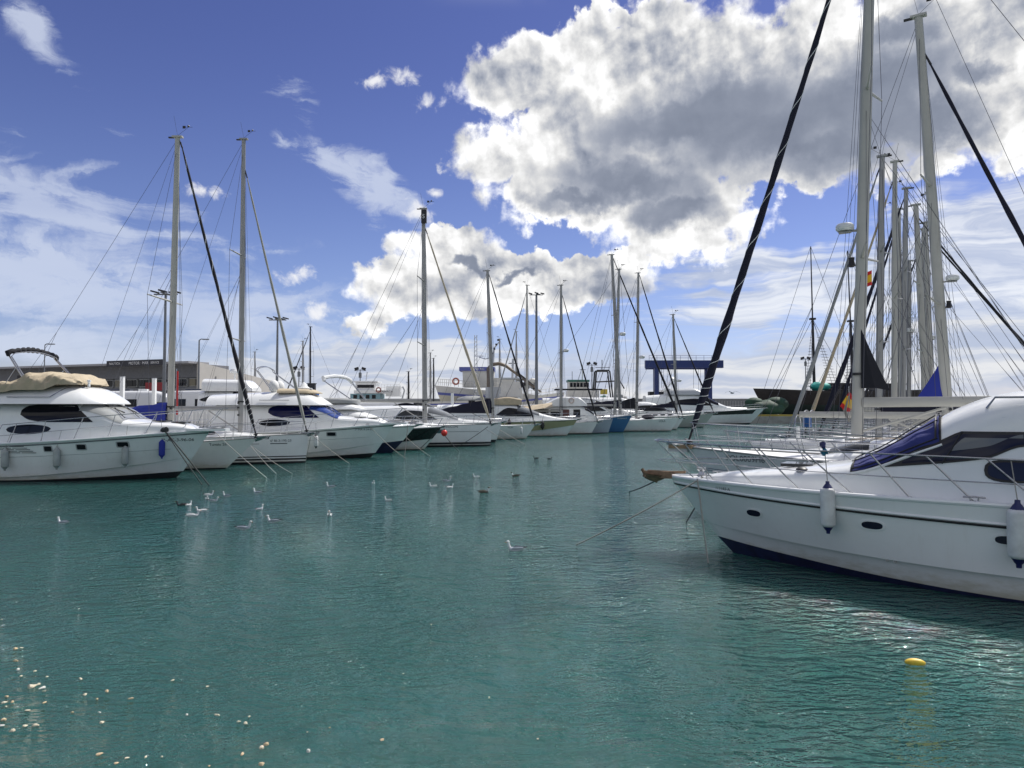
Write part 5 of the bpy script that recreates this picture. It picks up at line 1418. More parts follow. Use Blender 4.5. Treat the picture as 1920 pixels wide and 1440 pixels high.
# ------------------------------------------------------------------ quays
CONC = lambda: mat("quay_concrete", (.30, .29, .27), .85, var=.18, vscale=.6, bump=.3, bscale=6)
def slab(name, poly, z0, z1, m, kind='structure'):
    mb = MB(); k = len(poly)
    mb.grid([[(x, y, z) for x, y in poly] for z in (z0, z1)], m, cv=True)
    mb.ngon([(x, y, z1) for x, y in poly], m)
    o = mb.build(name, smooth=False)
    if kind: o['kind'] = kind
    return o
slab('quay', [(-300, 16), (-27, 18), (-24.5, 27), (-20.5, 37.5), (-16, 48.7), (-11, 62), (-7.5, 70), (2.5, 81), (9, 98), (17.5, 112), (20, 119), (260, 119), (260, 700), (-300, 700)], -.5, 1.2, CONC())
yk = MB(); yk.box((70, 119.25, 1.36), (78, .5, .30), mat("kerb_yellow", (.42, .30, .06), .7, var=.2, vscale=.5)); tag(yk.build('quay_kerb'), 'long yellow kerb along the edge of the far quay', 'kerb')
# floating jetty behind the right-hand row
jd = Vector((.54, .84, 0)); j0 = Vector((12.6, 8.2, 0)); mb = MB()
o = thing('jetty', (j0 + jd * 24), 'grey floating jetty between the two right-hand rows of sailing boats', 'jetty', atan2(jd.y, jd.x))
o.location.x += 9; o.location.y += -2
mb = MB(); mb.box((8, 0, .35), (34, 1.6, .5), CONC()); mb.build('deck', o)

# ------------------------------------------------------------------ the nautical workshop building
bC = Vector((-37.4, 85, 1.2)); bl_ = Vector((-.93, .366, 0)); bf = Vector((.366, .93, 0))
bld = thing('workshop_building', bC, 'long grey workshop building with a band of windows behind the left boats', 'building')
def fb(u, d, z): return bl_ * u + bf * d + Vector((0, 0, z - 1.2))          # u along the front, d into the building
def fbox(mb, u0, u1, d0, d1, z0, z1, m):
    b = len(mb.v)
    for z in (z0, z1):
        for u, d in ((u0, d0), (u1, d0), (u1, d1), (u0, d1)): mb.v.append(tuple(fb(u, d, z)))
    for f in ((0, 1, 2, 3), (4, 7, 6, 5), (0, 4, 5, 1), (1, 5, 6, 2), (2, 6, 7, 3), (3, 7, 4, 0)):
        mb.f.append(tuple(b + i for i in f)); mb.m.append(mb.mi(m))
wallg = mat("grey_cladding", (.22, .225, .24), .7, var=.08, vscale=.5); walld = mat("dark_grey_cladding", (.18, .185, .20), .7, var=.08); pale = mat("pale_panel_wall", (.50, .48, .44), .8, var=.08, vscale=.25, dirt=.3)
mb = MB(); fbox(mb, .3, 60, 1.2, 13, 1.2, 5.15, wallg); fbox(mb, .3, 60, 1.2, 5, 6.35, 7.9, walld); fbox(mb, .3, 60, 1.6, 13, 5.15, 6.35, walld); mb.build('wall', bld, smooth=False)
mb = MB(); fbox(mb, .2, 62, -1.6, 1.6, 7.9, 8.15, mat("canopy_metal", (.30, .30, .31), .5)); mb.build('canopy_roof', bld, smooth=False)
mb = MB(); b = len(mb.v)      # gable side wall falling away
q = [fb(0, -.2, 1.2), fb(0, 13, 1.2), fb(0, 13, 6.25), fb(0, -.2, 8.1)]; r = [p + bl_ * .28 for p in q]
mb.grid([q + [q[0]], r + [r[0]]], pale); mb.ngon(q, pale); mb.ngon(r[::-1], pale); mb.build('side_wall', bld, smooth=False)
for i in range(24):
    u = 1.2 + i * 2.1
    mb = MB(); fbox(mb, u, u + 1.75, 1.25, 1.5, 5.25, 6.25, mat("window_frame_grey", (.42, .43, .42), .5)); wo = mb.build('window', bld, smooth=False)
    mb = MB(); fbox(mb, u + .08, u + .62, 1.18, 1.24, 5.33, 6.17, DARKG()); fbox(mb, u + .70, u + 1.67, 1.18, 1.24, 5.33, 6.17, DARKG() if i % 3 else mat("window_with_blind", (.16, .14, .09), .3)); mb.build('pane', wo, smooth=False)
mb = MB(); fbox(mb, 4.0, 13.4, -1.75, -1.65, 7.75, 8.45, mat("black_sign", (.012, .012, .02), .5)); sg = mb.build('roof_sign', bld, smooth=False)
def sign_text(txt, u0, z0, sz, m, d=-1.78, par=None, wid=1.0):
    lettering(txt, m, 'lettering', par or bld, lambda a, b: tuple(fb(u0 - a, d, z0 + b)), sz, 0, wid)
wl_ = mat("white_lettering", (.75, .75, .75), .5)
sign_text("NAUTICA", 12.9, 7.95, .42, wl_, par=bld); sign_text("MOTOR · MAR", 9.6, 7.9, .5, wl_); sign_text("SERVICE", 6.0, 7.95, .38, wl_)
mb = MB(); fbox(mb, 23, 34, 1.0, 1.12, 6.1, 7.1, mat("black_sign", (0,) * 3)); mb.build('wall_sign', bld, smooth=False)
sign_text("NÀUTICA SERVINAU", 33.2, 6.32, .82, wl_, d=.96)
mb = MB(); fbox(mb, 5.7, 8.6, -.2, .0, 4.75, 5.75, mat("red_sign", (.26, .005, .01), .5)); fbox(mb, 5.2, 5.7, -.2, .0, 4.75, 5.75, wl_); mb.build('red_sign', bld, smooth=False)
mb = MB(); [mb.tube([fb(.02 - .05, 1 + 1.5 * k, 1.3), fb(-.05, 1 + 1.5 * k, 6.5)], .05, walld, 5) for k in (1, 4)]; mb.build('downpipe', bld)
for i in range(9):
    mb = MB(); c = bC + fb(14 + 3.1 * i + .7 * sin(i * 5), 2, 8.15); 
    g = thing('gull', c, 'white gull perched along the edge of the building roof', 'bird', i, 'gulls perched on the roof edge')
    mb.ell((0, 0, .14), (.2, .09, .1), mat("gull_white", (.60, .61, .61), .7), 8, 5); mb.ell((.17, 0, .26), (.07, .06, .06), mat("gull_white", (0,) * 3), 6, 4); mb.build('body', g)

# ------------------------------------------------------------------ street furniture
def lamp(px, pyt, pyb, Y, kind, label, r=.10, m=None):
    b = P(px, pyb, Y); t = P(px, pyt, Y); z0 = 1.2
    o = thing('street_lamp', (b.x, Y, z0), label, 'street lamp', 0, 'tall lamp posts round the harbour'); h = t.z - z0
    m = m or mat("lamp_post_grey", (.16, .17, .18), .5, .4)
    mb = MB(); mb.tube([(0, 0, 0), (0, 0, h * .5), (0, 0, h)], [r * 1.3, r, r * .7], m, 10); mb.box((0, 0, .15), (r * 4, r * 4, .3), CONC()); mb.build('pole', o)
    if kind == 'cross':
        mb = MB(); mb.box((0, 0, h), (1.5, .12, .08), m); mb.box((0, 0, h + .05), (.12, 1.2, .08), m); mb.build('cross_arm', o)
        for x, y in ((-.7, 0), (0, -.4), (.7, 0), (.25, .5)):
            mb = MB(); mb.box((x, y, h + .16), (.46, .34, .10), BLACK(), ry=.25); mb.build('lamp_head', o)
    elif kind == 'arm':
        mb = MB(); mb.tube([(0, 0, h), (.2, 0, h + .12), (.55, 0, h + .10)], .05, m, 6); mb.build('arm', o)
        mb = MB(); mb.box((.65, 0, h + .09), (.6, .22, .10), m); mb.build('lamp_head', o)
    else:
        mb = MB(); mb.box((0, 0, h - .3), (2.2, .1, .08), m); mb.lathe((0, 0, h - 1.6), [(.28, 0), (.28, .9), (.1, 1.0)], m, 8); mb.build('cross_arm', o)
        for x in (-.65, .65):
            mb = MB(); mb.box((x, -.05, h + .05), (.75, .25, .5), BLACK(), ry=.3 * (1 if x > 0 else -1)); mb.build('lamp_head', o)
    return o
lamp(307, 552, 770, 46, 'cross', 'tall grey lamp post with cross-shaped head just left of the thick cream mast', .10)
lamp(372, 638, 740, 70, 'arm', 'slim street lamp with one short arm in front of the corner of the building', .09)
lamp(519, 600, 740, 62, 'cross', 'tall lamp post behind the bare bimini hoops', .11)
lamp(1006, 553, 760, 82, 'cross', 'tall lamp post in front of the white ship with the crane', .17)
lamp(675, 692, 745, 130, 'twin', 'lamp post with twin floodlights beside the small ferry', .10)
lamp(560, 690, 745, 130, 'twin', 'floodlight post seen through the bare bimini hoops', .10)
lamp(1110, 682, 750, 140, 'twin', 'lamp post with twin floodlights between the green trawler and the blue gantry', .11)
lamp(1511, 672, 730, 150, 'twin', 'lamp post with twin floodlights left of the dark ship mast', .11)
lamp(83, 647, 700, 70, 'arm', 'thin lamp mast behind the black folded bimini', .06)
for px, pt, pb, Y in ((229, 707, 745, 52), (289, 710, 742, 56), (848, 737, 765, 66), (973, 745, 765, 70), (1196/1.0, 745, 765, 60)):
    if px == 1196: continue
    o = thing('white_post', P(px, pb, Y), {229: 'square white post standing right behind the nearest left cruiser', 289: 'square white post left of the thick cream mast', 848: 'square white post above the arched cabin windows', 973: 'square white post right of the beige fly cover'}[px], 'post', 0, 'square white posts on the quay')
    h = P(px, pt, Y).z - 1.2; o.location.z = 1.2
    mb = MB(); mb.box((0, 0, h / 2), (.25, .25, h), GEL()); mb.box((0, 0, h + .02), (.28, .28, .05), GREYG()); mb.build('post', o, smooth=False)
# white picket fence along the quay
fn = thing('picket_fence', (P(262, 780, 50).x, 50, 1.2), 'white picket fence on the quay behind the thick cream mast', 'fence')
mb = MB(); L_ = 8.0
rnd = random.Random(5)
for i in range(34): mb.box((i * L_ / 33, 0, .58), (.15 + .04 * rnd.random(), .03, 1.05 + .06 * rnd.random()), WCANV() if i % 3 else DECK())
mb.build('pickets', fn, smooth=False)
mb = MB(); [mb.box((L_ / 2, .03, z), (L_, .03, .07), GEL()) for z in (.2, .95)]; mb.build('fence_rails', fn, smooth=False)
mb = MB(); [mb.box((x, .1, .55), (.08, .08, 1.1), GREYG()) for x in (0, 2.7, 5.3, 8)]; mb.build('fence_posts', fn, smooth=False)
o = thing('red_banner_pole', P(330, 760, 47), 'thin red feather banner beside the thick cream mast', 'banner'); o.location.z = 1.2
mb = MB(); mb.tube([(0, 0, 0), (0, 0, 4.0)], .03, STEEL(), 5); mb.build('pole', o)
mb = MB(); mb.box((.06, 0, 2.4), (.13, .03, 2.9), mat("red_cloth", (.5, .03, .03), .7)); mb.build('cloth', o)
# motorhomes parked on the quay
def motorhome(px, Y, label, s=1.0, rz=.25):
    o = thing('motorhome', (P(px, 760, Y).x, Y, 1.2), label, 'motorhome', rz, 'motorhomes parked behind the quay fence')
    wm = mat("motorhome_white", (.62, .63, .64), .4)
    c = Cab(-3.3, 3.2, K(.55), cur([(-3.3, 2.85), (1.4, 2.9), (2.2, 2.75), (2.9, 2.2), (3.2, 1.6)]), K(1.1), 8, .06)
    mb = MB(); c.mesh(mb, wm, 30); bd = mb.build('body', o)
    for xa, xb, za, zb_ in ((-2.6, -1.6, 1.5, 2.15), (-.8, .3, 1.5, 2.15), (1.9, 2.75, 1.35, 1.9)):
        cab_windows(bd, c, 'window', xa, xb, K(za), K(zb_), DARKG(), nu=4, nv=3, eps=.02)
    for x in (-1.9, 2.1):
        for y in (-1.05, 1.05): mb = MB(); mb.lathe((x, y, .36), [(.001, -.1), (.36, -.1), (.36, .1), (.001, .1)], BLACK(), 16, Vector((0, 1, 0))); mb.build('wheel', o)
    mb = MB(); mb.box((-1.2, 0, 2.95), (1.6, 1.0, .10), mat("solar_panel", (.02, .03, .06), .2)); mb.build('solar_panel', o)
    mb = MB(); mb.box((.6, 0, 2.97), (.7, .7, .16), GEL()); mb.build('roof_hatch', o)
motorhome(255, 62, 'white motorhome parked between the two white posts')
motorhome(395, 60, 'white motorhome with solar panel parked right of the thick cream mast', rz=-.1)

# ------------------------------------------------------------------ boats ashore and in the basin behind
def ashore(o, z=1.1): o.location.z = z
for args in ((565, 54, 'white flybridge yacht with radar dome on the quay behind the plumb-bowed sloop', True), (800, 84, 'white motor yacht ashore left of the cream trawler', False), (850, 78, 'second white motor yacht ashore, its rounded roof below the cream trawler bow', False)):
    px, Y, lab, big = args
    r_, h_, c_, s_ = cruiser(px, Y, lab, L=11, B=3.6, sheer=(1.2, 1.25, 1.5), over=1.3, cabin=(-11 if not big else -6.7, .2, [(-11, 2.5), (-4.5, 2.55), (-3.2, 2.3), (-1.6, 1.7), (.2, 1.55)], [(-11, 1.45), (-4, 1.4), (-1.6, 1.0), (.2, .4)]),
        win=[(-6.6, -3.0, [(-6.6, 1.7), (-3.0, 1.65)], [(-6.6, 2.0), (-5.0, 2.25), (-3.0, 1.75)], .3)], screen=(-4.2, -2.0, SMOKEG), railh=.5, anch=False)
    ashore(r_, 1.35 if big else .9)
    if big:
        f = Cab(-6.4, -2.8, K(2.5), cur([(-6.4, 3.45), (-3.4, 3.35), (-2.8, 2.8)]), cur([(-6.4, 1.4), (-2.8, 1.0)]), 4, -.05); mb = MB(); f.mesh(mb, GEL()); fo_ = mb.build('flybridge', r_)
        mb = MB(); mb.lathe((-4.5, 0, 3.9), [(.35, 0), (.38, .15), (.3, .3), (.01, .35)], GEL(), 14); mb.tube([(-4.5, 0, 3.3), (-4.5, 0, 3.9)], .06, GEL(), 6); mb.build('radar_dome', fo_)
        r_.location.x -= .6
def far_sail(px, pyt, Y, label, ang=0, r=.14, furl=None, z=1.0, pxb=None, m=None, seed=0, boom=None, spreaders=(.4, .7)):
    xb = (px - 960) / FPX * Y
    J = 4.0 * cos(radians(ang))
    return sailboat(0, 0, ang, label, root_loc=Vector((xb + J, Y, z)), L=9.5, B=3.0, sheer=(1.0, 1.05, 1.3), over=.8, pulpit=False, anch=False, rigk=dict(px_base=pxb or px, px_top=px, py_top=pyt, r=r, m=m or ALU(), furl=furl, furl_r=.11, boom=boom, spreaders=spreaders, seed=seed, rw=.014, sides=6), group='sailing boats in the basin behind')
far_sail(988, 535, 98, 'sloop with pale mast between the tall lamp post and the leaning mast', 180, .15, GREYC(), seed=41, m=WMAST())
far_sail(478, 660, 120, 'far sloop whose mast tip shows left of the bare bimini hoops', 0, .14, False, seed=42)
far_sail(568, 640, 115, 'far sloop with grey mast just right of the slanting grey furled sail', 0, .15, False, seed=43)
far_sail(582, 613, 110, 'far sloop with thin black mast right of the slanting grey furled sail', 180, .14, BLACKC(), m=BLACK(), seed=44)
far_sail(766, 697, 130, 'far sloop with short dark mast left of the tall mast with the number patch', 0, .18, False, m=BLACK(), seed=45)
far_sail(807, 662, 125, 'far sloop with slim grey mast, left one of the close dark pair', 0, .16, False, m=ALU(), seed=46)
far_sail(813, 672, 128, 'far sloop with a black mast, right one of the close dark pair', 0, .14, False, m=BLACK(), seed=47)
far_sail(937, 636, 118, 'far sloop with a thin mast below the black slanting furled sail', 180, .13, False, seed=48)
far_sail(968, 622, 125, 'far sloop with a thin mast left of the crane', 180, .13, False, seed=49)

def box3(root, name, c, d, m, **k):
    mb = MB(); mb.box(c, d, m, **k); return mb.build(name, root, smooth=False)
def ship_rail(root, pts, h, r, m, n=8, name='railing'):
    mb = MB(); pts = [Vector(p) for p in pts]; up = Vector((0, 0, 1))
    for hh in (h, h * .5): mb.tube([p + up * hh for p in pts], r, m, 4)
    for a, b in zip(pts, pts[1:]):
        for i in range(n): p = a.lerp(b, i / n); mb.tube([p, p + up * h], r, m, 4)
    mb.tube([pts[-1], pts[-1] + up * h], r, m, 4)
    return mb.build(name, root)
def work_windows(root, y, xs, z, w, h, m=None, name='window'):
    for x in xs:
        mb = MB(); mb.box((x, y, z), (w, .05, h), m or DARKG()); mb.build(name, root, smooth=False)
rustw = lambda: mat("worn_white_paint", (.58, .57, .53), .5, var=.08, vscale=.5, dirt=.6)
creamh = lambda: mat("worn_cream_paint", (.58, .54, .42), .55, var=.1, vscale=.4, dirt=.6)
shipblue = lambda: mat("ship_blue_paint", (.10, .12, .36), .5, var=.1)
# cream trawler, bow to the left
T1 = thing('fishing_trawler', (P(842, 765, 110).x, 110, .9), 'cream fishing trawler with blue stripe and blue-roofed wheelhouse, bow to the left', 'fishing boat', pi, 'fishing boats and work ships behind the marina')
HT = Hull(17, 6.0, (3.4, 4.2, 5.2), over=2.2, stem=.8, sq=.9, pd=2.3, pw=1.7, fl=.9, bot=-.3, cut=.5)
build_hull(T1, HT, creamh(), ANTIF(), K(.3), [(lambda t: HT.sh(t) * .72, lambda t: HT.sh(t) * .80, shipblue()), (lambda t: HT.sh(t) * .80, lambda t: 99, rustw())]); build_deck(T1, HT, GREYG(), .3)
box3(T1, 'wheelhouse', (-4.6, 0, 6.2), (4.6, 3.6, 2.6), rustw(), top=1.05)
box3(T1, 'wheelhouse_roof', (-4.4, 0, 7.65), (5.4, 4.2, .6), shipblue(), top=1.0)
work_windows(T1, -1.86, [-6.3, -5.3, -4.3, -3.3], 6.7, .62, .6); work_windows(T1, HT.y(-3, 4.0, -1), [-1.7, -3.4], 4.2, .5, .3)
ob = box3(T1, 'black_opening_block', (-9, -2.72, 3.6), (4.4, .35, 1.5), BLACK())  # solid black block; the dark of an opening is put into its colour
box3(T1, 'aft_house', (-8.6, 0, 5.4), (3.2, 3.2, 1.8), rustw())
lettering("NS FRA", shipblue(), 'lettering', T1, lambda a, b: (-4.9 - a, 3.08, 3.2 + b), .8)
lettering("NUEVO RIO", wl_, 'lettering', T1, lambda a, b: (-3.4 - a, 2.13, 7.5 + b), .4)
ship_rail(T1, [(1.7, 0, 5.2), (-.4, 1.7, 5.0), (-4, 2.8, 4.7), (-11, 2.9, 4.2)], 1.0, .035, rustw(), 6)
mb = MB(); mb.tube([(-6.6, 0, 7.8), (-7.0, 0, 11.2)], [.22, .12], GREYG(), 8); mb.tube([(-6.8, 0, 9.6), (-5.6, 0, 9.3), (-4.6, 0, 9.6)], .08, GREYG(), 6); mb.box((-4.6, 0, 9.75), (1.5, .2, .12), WCANV()); mb.tube([(-7, 0, 11), (-7.8, 0, 12.0)], .10, GREYG(), 6); mb.build('signal_mast', T1)
for k in range(4):
    mb = MB(); mb.lathe((-6.7 - .3 * k, 0, 10 + .7 * k), [(.001, 0), (.16, .02), (.16, .3), (.001, .32)], BLACK(), 8); mb.build('mast_light', T1)
mb = MB(); mb.tube([(-9.8, .5, 5.5), (-9.9, .5, 9.3)], .18, GREYG(), 8); mb.tube([(-9.2, .5, 8.6), (-10.6, .5, 8.6)], .07, BLACK(), 5); mb.build('funnel_mast', T1)
mb = MB(); rnd = random.Random(9)
for k in range(14): mb.ell((-10.8 - rnd.random() * 2.6, rnd.uniform(1, 2.6), 4.6 + rnd.random() * 1.6), (.3 + rnd.random() * .3, .3, .25 + rnd.random() * .2), rnd.choice([BLACK(), rustw(), GREYC()]), 7, 5)
tag(mb.build('deck_gear', T1), kind=None)
lbx = thing('lifebuoy', to_world(T1, (-1.2, 2.2, 5.75)), 'red and white lifebuoy on the rail of the cream trawler', 'lifebuoy'); mb = MB(); mb.tube([(.45 * cos(a), 0, .45 * sin(a)) for a in [2 * pi * i / 16 for i in range(17)]], .13, mat("faded_orange", (.45, .16, .12), .6), 8); mb.build('ring', lbx)
# white ship with the crane, bow to the right
T2 = thing('work_ship', (P(1048, 765, 104).x, 104, .9), 'white work ship with blue stripe and folded brown deck crane', 'work ship', 0, 'fishing boats and work ships behind the marina')
HT2 = Hull(19, 6.0, (2.6, 2.9, 4.0), over=.8, stem=1, sq=.9, pd=2.2, bot=-.3, cut=.5)
build_hull(T2, HT2, rustw(), ANTIF(), K(.3), [(lambda t: HT2.sh(t) * .80, lambda t: HT2.sh(t) * .88, shipblue())]); build_deck(T2, HT2, GREYG(), .3)
box3(T2, 'deckhouse', (-7.0, 0, 4.4), (3.6, 3.2, 2.2), rustw(), top=.70); box3(T2, 'wheelhouse_roof', (-7, 0, 6.0), (3.2, 2.6, .2), GREYG()); box3(T2, 'door', (-12.6, -3.02, 1.9), (.9, .06, 1.7), DARKG())
box3(T2, 'winch_house', (-9.6, 0, 3.9), (2.2, 3.0, 1.6), GREYG())
crane_m = mat("crane_brown", (.15, .12, .09), .6, .2, var=.2)
mb = MB(); mb.tube([(-10.2, -1, 3), (-10.2, -1, 6.0)], .34, crane_m, 8); mb.build('crane_column', T2)
mb = MB()
mb.tube([(-10.2, -1, 5.6), (-10.3, -1, 7.4), (-9.8, -1, 8.0), (-8.7, -1, 8.15), (-7.7, -1, 7.8), (-6.8, -1, 7.1)], [.32, .30, .28, .27, .25, .22], crane_m, 7)
mb.tube([(-6.8, -1, 7.1), (-4.6, -1, 5.4), (-2.6, -1, 4.0)], [.2, .18, .12], crane_m, 6); mb.tube([(-6.2, -1, 7.0), (-3.6, -1, 4.9)], .10, BLACK(), 5); mb.tube([(-9.8, -1, 5.6), (-9.6, -1, 7.4)], .14, BLACK(), 6)
mb.build('crane_boom', T2)
mb = MB(); rnd = random.Random(4)
for k in range(12): mb.box((-10.5 + rnd.random() * 5, -1 + rnd.random(), 3.6 + rnd.random() * 1.2), (.6, .6, .4), rnd.choice([BLACK(), GREYG()]), rz=rnd.random()); 
mb.build('deck_gear', T2, smooth=False)
ship_rail(T2, [(-5.5, -2.7, 3.2), (-2, -2.2, 3.5), (.6, -.4, 4.0)], .9, .03, rustw(), 5)
mb = MB(); mb.ell((-12.6, 0, 2.9), (2.4, 2.4, .6), GREYC(), 16, 8, fn=lambda q: q * (1 + .05 * sin(q.x * 5))); mb.build('tarpaulin', T2)
mb = MB(); ww = .25
for s1 in (-1, 1):
    for s2 in (-1, 1): mb.tube([(-12.2 + s1 * ww, s2 * ww, 3), (-12.2 + s1 * ww * .6, s2 * ww * .6, 12.4)], .04, GREYG(), 4)
for k in range(14):
    z = 3.3 + k * .65; mb.tube([(-12.2 - ww, -ww, z), (-12.2 + ww, ww, z + .6)], .025, GREYG(), 4); mb.tube([(-12.2 + ww, -ww, z), (-12.2 - ww, ww, z + .6)], .025, GREYG(), 4)
mb.build('lattice_mast', T2)
# green and white trawler
T3 = thing('fishing_trawler', (P(1150, 765, 128).x, 128, .9), 'green-hulled trawler with white wheelhouse, green roof and black stern gantry', 'fishing boat', 0, 'fishing boats and work ships behind the marina')
greenp = mat("ship_green_paint", (.03, .13, .10), .5, var=.2, vscale=.6); pgreen = mat("pale_green_net", (.22, .36, .32), .8, var=.25, vscale=1.5)
HT3 = Hull(8.6, 6.0, (3.4, 3.0, 3.2), over=.8, sq=.95, bot=-.3, cut=.5); build_hull(T3, HT3, greenp, ANTIF(), K(.3), [(lambda t: HT3.sh(t) * .84, lambda t: 99, rustw())]); build_deck(T3, HT3, GREYG(), .3)
box3(T3, 'wheelhouse', (-6.4, 0, 5.4), (3.6, 3.4, 1.9), rustw()); box3(T3, 'wheelhouse_roof', (-6.4, 0, 6.55), (3.9, 3.8, .35), greenp); work_windows(T3, -1.76, [-7.7, -7.1, -6.5, -5.9, -5.3, -4.8], 5.8, .46, .75)
box3(T3, 'deckhouse', (-5.6, 0, 4.0), (5.6, 4, 1.6), rustw())
mb = MB()
for y in (-1.4, 1.4): mb.tube([(-3.6, y, 3), (-3.2, y, 8.2), (-3.0, y, 8.4)], .16, BLACK(), 6); mb.tube([(-1.0, y, 8.4), (-.8, y, 8.2), (-.2, y, 3)], .14, BLACK(), 6)
for y in (-1.4, 1.4): mb.tube([(-3.1, y, 8.4), (-.9, y, 8.4)], .16, BLACK(), 6)
mb.tube([(-2, -1.4, 8.4), (-2, 1.4, 8.4)], .14, BLACK(), 6); mb.tube([(-2, 0, 8.4), (-2, 0, 10.4)], .07, BLACK(), 5); mb.tube([(-3.2, 0, 9), (-.6, 0, 9)], .05, BLACK(), 5); mb.tube([(-3, 0, 6.4), (1.2, 0, 6.6), (2.0, 0, 5.2)], .13, BLACK(), 5)
mb.build('stern_gantry', T3)
mb = MB(); rnd = random.Random(2)
for k in range(22): mb.ell((-3.4 + rnd.random() * 5, -2.2 - rnd.random() * .8, 1.6 + rnd.random() * 2.3), (.6, .5, .35), rnd.choice([pgreen, pgreen, rustw(), GREYC()]), 7, 5, fn=lambda q: q * (1 + .2 * sin(q.x * 9)))
mb.build('net_pile', T3)
mb = MB(); mb.tube([(-7.4, 0, 6.7), (-7.4, 0, 8.3)], .05, BLACK(), 5); mb.tube([(-5.6, 0, 6.7), (-5.5, 0, 9.2)], .10, rustw(), 6); mb.box((-5.5, 0, 8.6), (1.1, .1, .08), BLACK()); mb.build('aerials', T3)
bx = MB(); bx.box((-1.9, -1.5, 4.6), (1.2, .8, .9), mat("yellow_crate", (.5, .38, .06), .6)); bx.build('yellow_winch', T3)
# small ferry
T4 = thing('ferry', (P(664, 765, 116).x, 116, .9), 'small white and teal ferry with dark wraparound bridge windows', 'ferry', pi, 'fishing boats and work ships behind the marina')
teal = mat("faded_teal_paint", (.20, .34, .38), .5, var=.1)
HT4 = Hull(8.5, 5, (2.6, 2.6, 2.9), over=.9, sq=.95, bot=-.3, cut=.5); build_hull(T4, HT4, rustw(), ANTIF(), K(.3)); build_deck(T4, HT4, DECK(), .1)
box3(T4, 'passenger_cabin', (-2.2, 0, 3.4), (4.8, 4, 1.2), teal); box3(T4, 'upper_deck', (-3.4, 0, 4.3), (6, 4.2, .5), GEL()); box3(T4, 'bridge', (-2.2, 0, 5.1), (3.0, 3.2, 1.4), GEL(), top=1.1); box3(T4, 'bridge_window', (-2.2, 1.62, 5.3), (2.7, .2, .7), DARKG()); box3(T4, 'bridge_roof', (-2.2, 0, 5.95), (3.9, 3.8, .2), GEL())
work_windows(T4, 2.02, [-.6, -1.6, -2.6, -3.6], 3.5, .6, .6); lettering("TABARCA", BLACK(), 'lettering', T4, lambda a, b: (-4.6 - a, 2.13, 4.2 + b), .45)
mb = MB(); mb.tube([(-1.9, 0, 6), (-2.1, 0, 7.6)], .07, GREYG(), 5); mb.tube([(-2.4, 0, 6.9), (-1.6, 0, 6.9)], .04, GREYG(), 4); mb.build('mast', T4)
box3(T4, 'aft_structure', (-6.6, 0, 4.4), (2.4, 3, 1.6), GEL()); mb = MB(); mb.tube([(-7.8, 0, 3), (-8.2, 0, 4.6), (-7.9, 0, 5.2)], .14, GREYG(), 6); mb.build('davit', T4)
ship_rail(T4, [(-4.8, 2.2, 4.55), (-7.8, 2.2, 4.55)], .9, .03, GEL(), 6)
o = thing('lifebuoy', to_world(T4, (-4.4, 2.3, 4.6)), 'dark ring lifebuoy on the side of the small ferry', 'lifebuoy'); mb = MB(); mb.tube([(.36 * cos(a), 0, .36 * sin(a)) for a in [2 * pi * i / 16 for i in range(17)]], .11, mat("dark_orange", (.20, .06, .05), .6), 7); mb.build('ring', o)
# blue travelling gantry
bm_ = mat("gantry_blue", (.007, .024, .13), .45, var=.1, vscale=.5, dirt=.2)
G = thing('boat_lift', (P(1283, 765, 140).x, 140, 1.2), 'blue travelling boat lift standing high over the moored yachts', 'boat lift')
k = 140 / FPX; gw = 66 * k; top = (765 - 690) * k + 1.4
for y in (0, 5):
    mb = MB(); mb.box((.3 if y else 0, y, top + .75), (2 * gw + (1.5 if y == 0 else 0), .9, 1.5), bm_); mb.build('cross_beam', G, smooth=False)
    for x in (-46 * k - .6, 48 * k):
        mb = MB(); mb.box((x + (.8 if y else 0), y, top / 2), (.8, .75, top), bm_); mb.build('leg', G, smooth=False)
for x in (-46 * k, 50 * k):
    mb = MB(); mb.box((x + .4, 2.5, 2.6), (.6, 5, .9), bm_); mb.build('side_beam', G, smooth=False)
    mb = MB(); mb.box((x + .4, 2.5, top + .75), (.8, 4.1, 1.2), bm_); mb.build('side_beam', G, smooth=False)
    for y in (0, 5): mb = MB(); mb.lathe((x + .4, y, .7), [(.001, -.3), (.7, -.3), (.7, .3), (.001, .3)], BLACK(), 14, Vector((1, 0, 0))); mb.build('wheel', G)
ship_rail(G, [(-gw, -.4, top + 1.5), (gw, -.4, top + 1.5)], .95, .035, bm_, 9)
mb = MB()
for x in (-5.5, -4.8, -4.3, -3.2, 2.0, 3.0, 3.4): mb.tube([(x, .5, top), (x, .5, 3.0)], .03, BLACK(), 4)
mb.build('sling_cables', G)
mb = MB(); x0 = -46 * k + .35
for dx in (0, .4): mb.tube([(x0 + dx, -.3, .5), (x0 + dx, -.3, top)], .03, BLACK(), 4)
for i in range(16): mb.tube([(x0, -.3, .8 + i * top / 17), (x0 + .4, -.3, .8 + i * top / 17)], .02, BLACK(), 4)
mb.build('ladder', G)
mb = MB(); mb.box((-44 * k, 4, 3.9), (3.2, 2, 1.6), BLACK()); [mb.ell((-44 * k + 1 + .8 * q, 3, 4.2 + .3 * (q % 2)), (.8, .7, .5), BLACK(), 7, 5) for q in range(4)]; mb.build('engine_housing', G)
